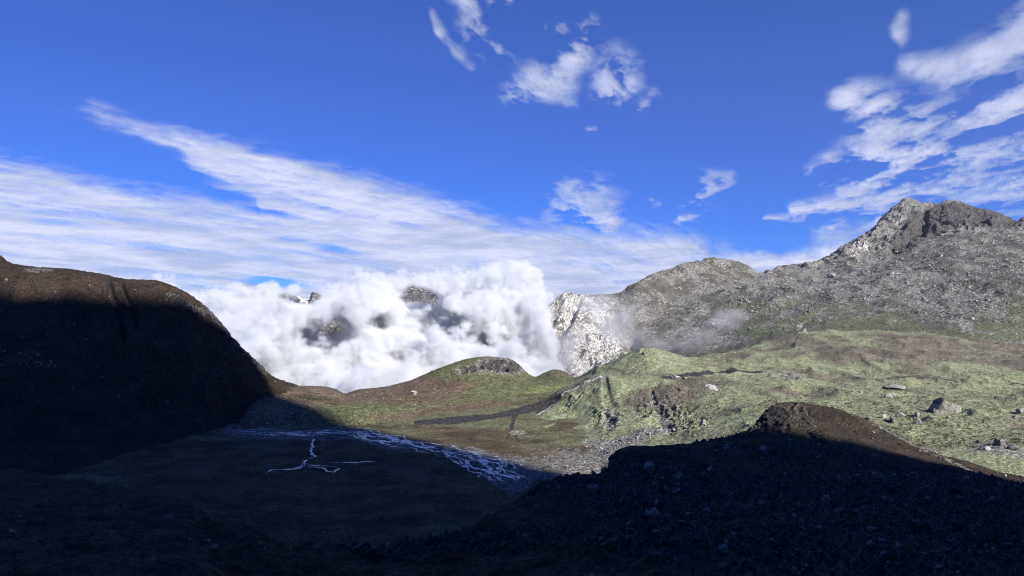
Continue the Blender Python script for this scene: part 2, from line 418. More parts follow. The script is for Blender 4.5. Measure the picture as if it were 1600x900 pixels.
# --- green hill and high meadow on the right
gh = Loft([
    [(740, 680, 760), (820, 720, 640), (870, 780, 530), (950, 800, 500), (1050, 800, 430), (1200, 790, 400), (1400, 790, 390), (1600, 820, 370), (2100, 860, 360)],
    [(740, 648, 950), (800, 668, 800), (840, 690, 730), (880, 706, 690), (920, 712, 660), (960, 705, 640), (1050, 690, 620), (1120, 684, 590), (1200, 700, 510), (1400, 695, 500), (1600, 690, 500), (2100, 690, 500)],
    [(740, 636, 1040), (800, 650, 900), (850, 640, 900), (900, 650, 850), (950, 650, 800), (1000, 650, 780), (1050, 655, 740), (1120, 655, 680), (1200, 655, 620), (1400, 645, 640), (1600, 645, 640), (2100, 645, 640)],
    [(740, 626, 1080), (800, 640, 980), (840, 632, 980), (880, 612, 960), (920, 598, 940), (945, 592, 920), (1000, 603, 880), (1060, 610, 850), (1120, 612, 830), (1200, 612, 820), (1400, 608, 850), (1600, 605, 880), (2100, 605, 880)],
    [(740, 620, 1110), (850, 612, 1100), (900, 596, 1080), (940, 584, 1020), (1010, 578, 970), (1100, 588, 940), (1200, 588, 950), (1400, 590, 950), (1600, 590, 960), (2100, 590, 960)],
    [(740, 615, 1140), (850, 604, 1160), (895, 592, 1160), (920, 581, 1140), (940, 571, 1120), (965, 560, 1090), (985, 550, 1070), (1010, 543, 1060), (1040, 548, 1070), (1080, 558, 1100), (1110, 556, 1150), (1150, 545, 1220), (1200, 531, 1280), (1260, 520, 1320), (1400, 520, 1330), (1600, 545, 1230), (2100, 550, 1200)],
    [(740, 680, 1240), (895, 650, 1260), (1010, 600, 1180), (1110, 575, 1260), (1200, 545, 1380), (1260, 525, 1450), (1400, 515, 1480), (1600, 520, 1400), (2100, 520, 1400)],
], 740, 2100, 980, [14, 90, 90, 60, 60, 16])
p = gh.flat(); Tn = gh.T.ravel()
gully = np.clip(stroke(gh, [(945, 592), (948, 620), (955, 640), (952, 662)], [4, 7, 10, 9]) + stroke(gh, [(1018, 612), (1022, 630), (1035, 650), (1048, 668)], [3, 5, 7, 9]), 0, 1).ravel()
face = np.clip(ell(gh, 1045, 650, 45, 24, 20) + ell(gh, 950, 655, 24, 15) + .8*ell(gh, 1065, 612, 18, 7) + .7*ell(gh, 895, 630, 30, 6, -30) + ell(gh, 1085, 660, 22, 10), 0, 1).ravel()
scree_f = np.clip(ell(gh, 930, 720, 90, 32) + ell(gh, 860, 700, 60, 18, 20) + stroke(gh, [(940, 700), (990, 685), (1050, 665)], [10, 8, 5]), 0, 1).ravel()
shrub_f = np.clip(ell(gh, 1235, 592, 26, 9) + ell(gh, 1560, 700, 60, 14, 10), 0, 1).ravel()
amp = fbm(p, 120, 4, .5, seed=51)*6 + (fbm(p*np.array([1, .6, 1]), 60, 4, .55, seed=59, mode='r')*4.5-1.5)*sstep(Tn, .8, 1.6) + fbm(p, 22, 5, .5, seed=52)*1.8 + fbm(p, 5, 3, .5, seed=56, mode='b')*.45
amp = amp - 2.5*gully + face*(fbm(p*np.array([1, 1, .5]), 9, 5, .6, seed=53, mode='r')*5-2) + shrub_f*fbm(p, 6, 3, seed=54, mode='b')*.5
front = sstep(Tn, 4.8, 4.98)*(Tn < 5.4)*(gh.U.ravel() < 1090)
amp *= (1-.8*front)*sstep(Tn, 0, .6)
gh.disp(amp, .6)
m = M(gh); g3 = fbm(p, 90, 4, seed=57).reshape(gh.shape)
m[..., 0] = .72 + .8*g3 + .4*ell(gh, 900, 660, 60, 25) + .3*ell(gh, 1000, 690, 50, 10) - .45*ell(gh, 1040, 625, 60, 22) - .5*ell(gh, 1450, 545, 260, 30) - .2*ell(gh, 1250, 700, 300, 25) - .25*ell(gh, 1110, 680, 60, 14) - .5*stroke(gh, [(940, 590), (880, 620), (830, 650)], 9) - .45*stroke(gh, [(745, 655), (800, 675), (850, 700), (890, 712)], 14, 1.6)
m[..., 1] = .36*face.reshape(gh.shape) + .7*scree_f.reshape(gh.shape) + .6*shrub_f.reshape(gh.shape) + .35*gully.reshape(gh.shape) + .22*ell(gh, 1500, 560, 200, 25)
m[..., 2] = (.14*face + .3*scree_f).reshape(gh.shape) + .5*stroke(gh, [(945, 590), (905, 607), (870, 628), (835, 652)], [1.2, 2.0, 2.2, 2.0]) + .7*ell(gh, 1112, 607, 11, 3.5, 15)
m[..., 3] = .95*stroke(gh, [(1035, 589), (1080, 585), (1130, 583), (1190, 581)], [2, 4, 3, 1.5]) + .5*gully.reshape(gh.shape)*(fbm(p, 8, 3, seed=58).reshape(gh.shape) > 0) + .5*stroke(gh, [(1330, 590), (1420, 592), (1540, 596), (1600, 598)], 2) + .9*stroke(gh, [(875, 624), (840, 640), (800, 650)], [4, 5, 6])
MAT_GH = terrain_mat("meadow", .9, P2(brown=(.165, .145, .115), brown2=(.10, .088, .07), green=(.27, .295, .18), green2=(.175, .19, .115), rock2=(.26, .25, .235)), .9)
gh.build("green_hillside", MAT_GH, m)

# --- the mountains on the right: white cliff, scree slopes, summit
mt = Loft([
    [(770, 700, 1500), (885, 680, 1500), (1000, 640, 1500), (1112, 590, 1450), (1230, 560, 1350), (1420, 560, 1250), (1600, 580, 1150), (2100, 590, 1100)],
    [(770, 640, 1950), (820, 620, 1950), (885, 600, 1850), (960, 575, 1800), (1000, 560, 1780), (1060, 552, 1700), (1112, 548, 1650), (1230, 522, 1550), (1420, 508, 1480), (1600, 505, 1400), (2100, 510, 1350)],
    [(770, 600, 2050), (820, 580, 2030), (860, 560, 1990), (900, 540, 1950), (960, 535, 1930), (1000, 525, 2000), (1060, 512, 1980), (1112, 505, 1950), (1230, 480, 1950), (1420, 455, 1900), (1600, 445, 1750), (2100, 445, 1650)],
    [(770, 590, 2100), (820, 560, 2080), (850, 520, 2080), (885, 490, 2080), (940, 490, 2100), (1000, 480, 2150), (1060, 462, 2280), (1112, 455, 2330), (1180, 452, 2400), (1230, 442, 2450), (1340, 425, 2500), (1420, 402, 2520), (1500, 383, 2480), (1600, 378, 2400), (2100, 380, 2300)],
    [(770, 590, 2120), (820, 552, 2110), (850, 505, 2130), (885, 470, 2140), (950, 472, 2200), (1010, 450, 2300), (1060, 432, 2420), (1112, 425, 2480), (1180, 440, 2540), (1230, 430, 2600), (1300, 415, 2620), (1360, 402, 2680), (1420, 385, 2700), (1500, 370, 2700), (1600, 362, 2620), (2100, 380, 2500)],
    [(770, 600, 2150), (808, 562, 2150), (820, 546, 2150), (832, 527), (842, 508), (852, 488), (862, 472), (872, 462), (885, 457, 2200), (900, 460), (930, 461, 2250), (965, 459, 2300), (985, 450), (1000, 441, 2380), (1020, 429), (1040, 423), (1060, 415, 2480), (1090, 408), (1112, 404, 2560), (1128, 406), (1145, 408), (1165, 415, 2600),
     (1178, 423), (1187, 431, 2640), (1205, 424), (1230, 415, 2720), (1250, 413), (1270, 411, 2780), (1290, 403), (1300, 398, 2820), (1320, 384), (1335, 377), (1350, 368), (1370, 350, 2950), (1385, 335), (1400, 322), (1418, 311, 3050), (1440, 316), (1468, 321, 3080), (1478, 316), (1490, 314, 3090), (1505, 319), (1520, 325),
     (1550, 333), (1575, 343), (1590, 349, 3100), (1600, 342, 3100), (1640, 350, 3100), (2100, 420, 3000)],
    [(770, 750, 2350), (885, 650, 2400), (1112, 600, 2800), (1420, 500, 3300), (1600, 520, 3350), (2100, 560, 3300)],
], 770, 2100, 1020, [10, 90, 110, 50, 110, 16])
p = mt.flat(); Tn = mt.T.ravel(); U = mt.U.ravel(); V = mt.V.ravel()
cliff = np.clip(ell(mt, 900, 520, 75, 75) + ell(mt, 870, 490, 30, 40), 0, 1).ravel()
peak = sstep(Tn, 3.7, 4.3)*sstep(U, 1280, 1330)
ridge2 = sstep(Tn, 3.6, 4.2)*(1-sstep(U, 1280, 1330))*sstep(U, 980, 1040)
qv = p*np.array([1, 1, .35])
qd = p@np.array([[.8, .3, 0], [-.3, .8, .2], [.45, -.2, .6]])
amp = fbm(qd, 420, 5, .5, seed=61, mode='r')*24 + fbm(p, 110, 5, .5, seed=62, mode='r')*8 + fbm(p, 26, 4, .6, seed=63)*4
amp = amp*(1-.5*sstep(V, 470, 540)*sstep(U, 1040, 1180))
amp = amp*(1-.5*cliff) + cliff*(fbm(qv, 80, 6, .58, seed=64, mode='r')*17-7) + peak*(fbm(qv, 120, 6, .6, seed=65, mode='r')*34-13) + ridge2*(fbm(qv, 80, 5, .6, seed=66, mode='r')*20-8)
led = (p@np.array([.25, .35, 1.0]))/26+fbm(p, 90, 4, seed=77)*1.6; led = led-np.floor(led)
amp = amp + (peak+ridge2*.6+cliff*.6)*(led**2.5)*7
amp = amp - 40*(stroke(mt, [(1445, 330), (1440, 360), (1400, 392)], [6, 9, 10]).ravel()) - 26*stroke(mt, [(960, 500), (985, 540), (1000, 560)], [8, 12, 10]).ravel() - 24*stroke(mt, [(905, 470), (880, 520), (860, 560)], [5, 8, 8]).ravel()
cf = sstep(Tn, 4.1, 4.95)*(Tn < 5.5)
amp = (amp*(1-.5*cf) - np.maximum(amp, 0)*.40*cf)*sstep(Tn, .3, 1.1) + (peak*.8+.4+ridge2*.3)*(fbm(qv, 34, 5, .6, seed=75, mode='r')*9-3)*sstep(Tn, 3.6, 4.4)*(Tn < 5.5)
mt.disp(amp, .7)
fl = p@np.array([[.25, .9, 0], [.12, -.25, 0], [.3, .2, 1.0]])
m = M(mt); g4 = fbm(p, 170, 5, seed=67).reshape(mt.shape); g5 = (fbm(p, 60, 4, seed=68)*.6+fbm(fl, 45, 5, seed=69)*.9).reshape(mt.shape)
lower = sstep(mt.V, 430, 540)*sstep(mt.U, 1040, 1220)
m[..., 0] = -.2 + .5*g4 + .65*lower + .4*ell(mt, 1250, 500, 160, 30) + .3*ell(mt, 1550, 480, 120, 50, 25)
m[..., 1] = .42 + .5*g5 - .25*lower + .45*(peak.reshape(mt.shape)) + .25*cliff.reshape(mt.shape) + .2*stroke(mt, [(1200, 450), (1350, 440), (1500, 480), (1600, 520)], 30)
gvv = fbm(p@np.array([[1, 0, 0], [0, 1, 0], [.45, .3, .28]]), 38, 5, .6, seed=76).reshape(mt.shape)
m[..., 2] = (.44+.6*gvv)*cliff.reshape(mt.shape) + .3*ell(mt, 925, 565, 62, 42, -20, .7) + .3*ell(mt, 875, 485, 20, 18) + .5*ell(mt, 1345, 392, 26, 15, -20) + .45*ell(mt, 1408, 350, 12, 10, -50) + .2*ell(mt, 1140, 413, 24, 6) + .2*g5*(m[..., 1] > .4) + .12*ell(mt, 1400, 460, 220, 40) + .5*ell(mt, 1250, 512, 9, 5, -30)
m[..., 3] = .62*ell(mt, 1435, 372, 60, 22, -35) + .6*peak.reshape(mt.shape)*ell(mt, 1510, 345, 80, 24) + .30*peak.reshape(mt.shape) + .35*(g4 < -.35)  # first dark patch puts the shadow below the summit into the rock colour
MAT_MT = terrain_mat("mountain_rock", 1.7, P2(brown=(.12, .115, .098), brown2=(.078, .074, .064), green=(.13, .145, .085), green2=(.09, .10, .055), rock=(.11, .105, .098), rock2=(.23, .225, .21), pale=(.52, .5, .47), peat=(.055, .052, .055)), .9, .6)
mt.build("right_mountain", MAT_MT, m)

# --- far mountains seen through the cloud
fm = Loft([
    [(150, 700, 3300), (900, 700, 3300)],
    [(150, 560, 4000), (900, 560, 4000)],
    [(150, 520, 4600), (330, 500, 4600), (420, 500, 4600), (480, 505, 4700), (510, 490, 4700), (560, 520, 4700), (640, 500, 4700), (700, 490, 4700), (800, 500, 4700), (900, 510, 4700)],
    [(150, 490, 5600), (300, 475, 5600), (360, 478), (430, 470), (448, 462), (462, 463, 6000), (474, 466), (485, 472), (498, 467), (512, 463), (530, 474), (580, 470), (615, 460, 5800), (640, 453), (655, 449), (675, 455), (700, 452), (730, 462), (770, 458), (830, 470), (900, 480, 5800)],
    [(150, 700, 6500), (900, 700, 6500)],
], 150, 900, 420, [10, 60, 90, 10])
p = fm.flat(); Tn = fm.T.ravel()
amp = (fbm(p*np.array([1, 1, .5]), 700, 7, .55, seed=71, mode='r')*150-60)*(1-.85*sstep(Tn, 2.7, 2.98)*(Tn < 3.4))
fm.disp(amp, .6)
m = M(fm); g6 = fbm(p, 300, 5, seed=72).reshape(fm.shape)
m[..., 1] = .55 + .5*g6
m[..., 0] = .25*sstep(fm.V, 500, 540)
m[..., 2] = .95*ell(fm, 474, 470, 15, 7, 20, .4) + .3*g6*(fm.V < 490) + .75*ell(fm, 705, 455, 40, 5)*(g6 > .1)
MAT_FM = terrain_mat("far_rock", 9.0, P2(brown=(.10, .095, .09), brown2=(.075, .07, .065), green=(.085, .10, .06), green2=(.07, .08, .055), pale=(.85, .86, .88), rock=(.08, .082, .09)), 1.0)
fm.build("far_mountains", MAT_FM, m)

# --- the steep mountain behind the viewer whose shade fills the valley
def q_s(x, y): return x*-SUN_H[1]+y*SUN_H[0], x*SUN_H[0]+y*SUN_H[1]
qv_ = [-900, -300, 100, 200, 279, 330, 358, 370, 382, 394, 404, 412, 422, 436, 460, 700]
cv_ = [755, 725, 645, 602, 562, 552, 535, 425, 330, 275, 225, 150, 40, -60, -120, -250]
S0 = 1500.0
qs = np.linspace(-900, 700, 420); ts = np.concatenate([np.linspace(0, 1, 70), np.linspace(1, 1.5, 12)[1:]])
QQ, TT = np.meshgrid(qs, ts)
top = pchip(qv_, cv_, QQ) + S0*math.tan(SUN_EL)
Zb = -180.0
ZZ = np.where(TT <= 1, Zb + (top-Zb)*TT**1.25, top-(top-Zb)*(TT-1)*2)
SS = np.where(TT <= 1, S0-1150*(1-TT), S0+500*(TT-1)*2)
XX = QQ*-SUN_H[1]+SS*SUN_H[0]; YY = QQ*SUN_H[0]+SS*SUN_H[1]
Pm = np.stack([XX, YY, ZZ], -1).reshape(-1, 3)
n_ = fbm(Pm, 160, 5, seed=81)*14 + fbm(Pm, 30, 4, seed=82)*5
n_ = n_ + fbm(Pm, 60, 4, seed=84, mode='r')*20
Pm[:, 2] += n_*np.clip(TT.ravel(), 0, 1)
idx = np.arange(TT.size).reshape(TT.shape)
F = np.stack([idx[:-1, :-1], idx[:-1, 1:], idx[1:, 1:], idx[1:, :-1]], -1).reshape(-1, 4)
me = mesh_np("steep_mountain", Pm, F)
a = me.attributes.new("mask", 'FLOAT_COLOR', 'POINT'); mm_ = np.tile(np.array([.3, .4, 0, 0], np.float32), (len(Pm), 1)); a.data.foreach_set('color', mm_.ravel())
me.materials.append(MAT_FG); ob = bpy.data.objects.new("steep_mountain", me); COL.objects.link(ob); ob['kind'] = 'structure'

# base ground far out and below everything
me = mesh_np("lowland", np.array([(-5000, -2500, -1000), (5500, -2500, -1000), (5500, 7400, -1000), (-5000, 7400, -1000)]), np.array([[0, 1, 2, 3]]))
a = me.attributes.new("mask", 'FLOAT_COLOR', 'POINT'); a.data.foreach_set('color', np.tile(np.array([.6, .1, 0, 0], np.float32), (4, 1)).ravel())
me.materials.append(MAT_FM); ob = bpy.data.objects.new("lowland_ground", me); COL.objects.link(ob); ob['kind'] = 'structure'
print("terrain", time.time()-T0)


# ---------------------------------------------------------------- stones, boulders, streams, shrubs
import bmesh
rng = np.random.RandomState(11)
def hull_template(seed, npts=14, flat=.75):
    r = np.random.RandomState(seed); d = r.normal(size=(npts, 3)); d /= np.linalg.norm(d, axis=1)[:, None]
    d *= r.uniform(.75, 1.0, (npts, 1)); d[:, 2] *= flat
    bm = bmesh.new()
    for q in d: bm.verts.new(q)
    res = bmesh.ops.convex_hull(bm, input=list(bm.verts))
    loose = [v for v in bm.verts if not v.link_faces]
    bmesh.ops.delete(bm, geom=loose, context='VERTS')
    bmesh.ops.triangulate(bm, faces=bm.faces); bmesh.ops.recalc_face_normals(bm, faces=bm.faces)
    bm.verts.index_update()
    V = np.array([v.co[:] for v in bm.verts]); F = np.array([[v.index for v in f.verts] for f in bm.faces]); bm.free()
    return V, F
TEMPL = [hull_template(100+k, 13+k % 4, .55+.06*(k % 6)) for k in range(14)]

def stone_mat(name, a_, b_, scale, vy=.0):
    m, n = nodes(name); b = NB(n); gp = b.new("ShaderNodeNewGeometry").outputs['Position']
    at = b.new("ShaderNodeAttribute", attribute_name="tone")
    f = b.noise(gp, scale, 6, .65); f2 = b.noise(gp, scale*4, 4, .6)
    c = b.mix(b.step(b.math('ADD', f, b.math('MULTIPLY', b.math('SUBTRACT', at.outputs['Fac'], .5), .5)), .3, .7), a_, b_)
    p = b.new("ShaderNodeBsdfPrincipled"); b.l.new(c, p.inputs['Base Color']); p.inputs['Roughness'].default_value = .9; p.inputs['Specular IOR Level'].default_value = .2
    bp = b.new("ShaderNodeBump"); bp.inputs['Strength'].default_value = .7; bp.inputs['Distance'].default_value = .25/scale
    b.l.new(b.math('ADD', f, f2), bp.inputs['Height']); b.l.new(bp.outputs[0], p.inputs['Normal'])
    o = b.new("ShaderNodeOutputMaterial"); b.l.new(p.outputs[0], o.inputs[0])
    return m
ST_DARK = stone_mat("dark_stone", (.025, .024, .023), (.19, .18, .165), .9)
ST_GREY = stone_mat("grey_stone", (.09, .086, .08), (.27, .26, .24), .8)
ST_SCREE = stone_mat("scree_stone", (.085, .083, .08), (.33, .325, .315), .2)
ST_PALE = stone_mat("pale_stone", (.14, .135, .125), (.38, .365, .34), .7)

def rotmats(n):
    q = rng.normal(size=(n, 4)); q[:, 1:3] *= .35; q /= np.linalg.norm(q, axis=1)[:, None]
    w_, x, y, z = q.T
    return np.stack([1-2*(y*y+z*z), 2*(x*y-z*w_), 2*(x*z+y*w_), 2*(x*y+z*w_), 1-2*(x*x+z*z), 2*(y*z-x*w_), 2*(x*z-y*w_), 2*(y*z+x*w_), 1-2*(x*x+y*y)], -1).reshape(n, 3, 3)

def pick(L, weight, n):
    """n points on a loft, by area of its cells in the view times a weight field"""
    P = L.P
    W = weight*np.ones(L.shape)
    px = 800+P[..., 0]/P[..., 1]*FPX; py = 450-P[..., 2]/P[..., 1]*FPX
    ar = np.abs(np.gradient(px, axis=1)*np.gradient(py, axis=0) - np.gradient(px, axis=0)*np.gradient(py, axis=1))
    W = (W*ar*(P[..., 1] > 25))[:-1, :-1].ravel(); W = np.maximum(W, 0); W /= W.sum()
    k = rng.choice(W.size, n, p=W); i, j = k//(L.shape[1]-1), k % (L.shape[1]-1)
    a_, b_ = rng.rand(n, 1), rng.rand(n, 1)
    return (P[i, j]*(1-a_)*(1-b_) + P[i+1, j]*a_*(1-b_) + P[i, j+1]*(1-a_)*b_ + P[i+1, j+1]*a_*b_), L.U[i, j], L.V[i, j]

def sizes(n, lo, hi, k=2.2):
    u = rng.rand(n); return (lo**-k + u*(hi**-k-lo**-k))**(-1/k)

def stones(name, pos, size, mat, sink=.25, flat=1.0):
    Vs, Fs, Ts, off = [], [], [], 0
    R = rotmats(len(pos)); t_ = rng.randint(0, len(TEMPL), len(pos)); tone = rng.rand(len(pos))
    sc_ = size[:, None]*rng.uniform(.6, 1.15, (len(pos), 3))*np.array([1, 1, flat])
    for k, (V, F) in enumerate(TEMPL):
        I = np.where(t_ == k)[0]
        if not len(I): continue
        v = np.einsum('nij,nvj->nvi', R[I], V[None]*sc_[I][:, None, :])
        v[..., :] += pos[I][:, None, :]; v[..., 2] += (size[I]*(.5-sink)*flat*.6)[:, None]
        f = F[None] + (np.arange(len(I))*len(V))[:, None, None] + off
        Vs.append(v.reshape(-1, 3)); Fs.append(f.reshape(-1, 3)); Ts.append(np.repeat(tone[I], len(V))); off += len(I)*len(V)
    me = mesh_np(name, np.concatenate(Vs), np.concatenate(Fs), smooth=False)
    a = me.attributes.new("tone", 'FLOAT', 'POINT'); a.data.foreach_set('value', np.concatenate(Ts).astype(np.float32))
    me.materials.append(mat); ob = bpy.data.objects.new(name, me); COL.objects.link(ob); ob['kind'] = 'stuff'
    return ob

rk = rocky.reshape(fg.shape)
pos, u_, v_ = pick(fg, (.12+rk)*(fg.T > 1.6)*(fg.T < 4.05)*(1-.75*sstep(fg.T, 3.75, 3.95)*(fg.U > 900)), 6500)
stones("foreground_scree", pos, sizes(len(pos), .22, 1.5)*np.clip(pos[:, 1]/160, .55, 1.5), ST_DARK)
pos, u_, v_ = pick(hm, (.25+np.clip(ell(hm, 1215, 655, 45, 26), 0, 1))*(hm.T > .9)*(hm.T < 3.1), 420)
stones("hummock_stones", pos, sizes(len(pos), .3, 1.3), ST_DARK)
pos, u_, v_ = pick(gh, scree_f.reshape(gh.shape)*(gh.T < 3), 4200)
stones("gravel_fan_stones", pos, sizes(len(pos), .4, 2.0), ST_GREY)
pos, u_, v_ = pick(vf, ell(vf, 905, 738, 110, 42), 1500)
stones("gravel_stones", pos, sizes(len(pos), .35, 1.6), ST_GREY)
pos, u_, v_ = pick(gh, (.25+shrub_f.reshape(gh.shape)*5+face.reshape(gh.shape)*3)*(gh.T > .9)*(gh.T < 5.6), 2600)
stones("meadow_stones", pos, sizes(len(pos), .35, 2.2, 2.4), ST_SCREE)
pos, u_, v_ = pick(mt, (.12+np.clip(stroke(mt, [(1120, 470), (1230, 460), (1350, 450), (1450, 470), (1540, 500), (1610, 520)], 34, 1.4)+.7*stroke(mt, [(1300, 430), (1420, 415), (1600, 400)], 22, 1.4)+.6*ell(mt, 1190, 505, 110, 26)+.8*ell(mt, 1520, 430, 90, 26), 0, 1.2))*(mt.T < 4.3)*(mt.T > .9)*(mt.U > 1040)*(.12+sstep(fbm(mt.flat(), 130, 4, seed=78).reshape(mt.shape), -.15, .3)), 9000)
stones("mountain_scree", pos, sizes(len(pos), 1.3, 8.0, 2.3)*np.clip(pos[:, 1]/2000, .6, 1.2), ST_SCREE, flat=.8)
pos, u_, v_ = pick(lh, (.2+1.5*np.clip(crag_lh, 0, 1)+1.5*ell(lh, 40, 575, 50, 14))*(lh.T > .8)*(lh.T < 4.05), 900)
stones("hillside_stones", pos, sizes(len(pos), .7, 3.0), ST_DARK)
pos, u_, v_ = pick(kn, (.2+ell(kn, 450, 655, 70, 14)+ell(kn, 782, 573, 40, 13)*1.5)*(kn.T > .9)*(kn.T < 3.1), 900)
stones("knoll_stones", pos, sizes(len(pos), .5, 2.2), ST_SCREE)

LOFTS = dict(fg=fg, hm=hm, vf=vf, gh=gh, mt=mt, kn=kn, lh=lh)
def at(L, px, py):
    """the point of a landform seen at a place in the photograph"""
    P = L.P; qx = 800+P[..., 0]/np.maximum(P[..., 1], 1)*FPX; qy = 450-P[..., 2]/np.maximum(P[..., 1], 1)*FPX
    d = (qx-px)**2+(qy-py)**2
    ok = d < d.min()+6
    yy = np.where(ok, P[..., 1], 1e9); k = np.unravel_index(np.argmin(yy), yy.shape)
    return P[k].copy()

def boulder(name, P, wdt, hgt, dep, seed, mat, label, group=None, rz=0.0, sub=2, cat='boulder', mossy=False):
    r = np.random.RandomState(seed)
    V, F = hull_template(seed, 16, .9)
    me = bpy.data.meshes.new(name); me.from_pydata([tuple(x) for x in V], [], [tuple(int(i) for i in f) for f in F])
    bm = bmesh.new(); bm.from_mesh(me)
    bmesh.ops.bevel(bm, geom=bm.edges[:], offset=.05, segments=1, affect='EDGES')
    bmesh.ops.triangulate(bm, faces=bm.faces)
    bmesh.ops.subdivide_edges(bm, edges=bm.edges[:], cuts=sub, use_grid_fill=True)
    bm.to_mesh(me); bm.free()
    co = np.empty(len(me.vertices)*3, np.float32); me.vertices.foreach_get('co', co); co = co.reshape(-1, 3)
    co /= np.abs(co).max(axis=0)
    nrm = co/np.linalg.norm(co, axis=1)[:, None]
    co = co + nrm*(fbm(co+seed, .8, 5, .6, seed=seed % 50, mode='r')*.16-.06)[:, None]
    co = co*np.array([wdt/2, dep/2, hgt*.62]); co[:, 2] += hgt*.30
    me.vertices.foreach_set('co', co.ravel())
    a = me.attributes.new("tone", 'FLOAT', 'POINT'); a.data.foreach_set('value', np.full(len(co), r.uniform(.3, .9), np.float32))
    me.materials.append(mat); me.update()
    ob = bpy.data.objects.new(name, me); COL.objects.link(ob)
    ob.location = tuple(float(x) for x in P); ob.rotation_euler = (0, 0, rz)
    ob['label'] = label; ob['category'] = cat
    if group: ob['group'] = group
    return ob
def mossy_stone():
    m, n = nodes("mossy_stone"); b = NB(n); g_ = b.new("ShaderNodeNewGeometry"); gp = g_.outputs['Position']
    f = b.noise(gp, .5, 7, .65); f2 = b.noise(gp, 2.2, 5, .6)
    sx = b.new("ShaderNodeSeparateXYZ"); b.l.new(g_.outputs['Normal'], sx.inputs[0])
    c = b.mix(b.step(b.math('ADD', f, b.math('MULTIPLY', f2, .4)), .5, .85), (.09, .085, .08), (.36, .345, .32))
    up = b.math('ADD', b.math('MULTIPLY', sx.outputs[2], .8), b.math('MULTIPLY', f, .7))
    c = b.mix(b.step(up, .62, .85), c, b.mix(b.step(f2, .4, .6), (.07, .065, .035), (.12, .11, .06)))
    p = b.new("ShaderNodeBsdfPrincipled"); b.l.new(c, p.inputs['Base Color']); p.inputs['Roughness'].default_value = .92; p.inputs['Specular IOR Level'].default_value = .15
    bp = b.new("ShaderNodeBump"); bp.inputs['Strength'].default_value = .9; bp.inputs['Distance'].default_value = .8
    b.l.new(b.math('ADD', f, f2), bp.inputs['Height']); b.l.new(bp.outputs[0], p.inputs['Normal'])
    o = b.new("ShaderNodeOutputMaterial"); b.l.new(p.outputs[0], o.inputs[0]); return m
ST_MOSS = mossy_stone()

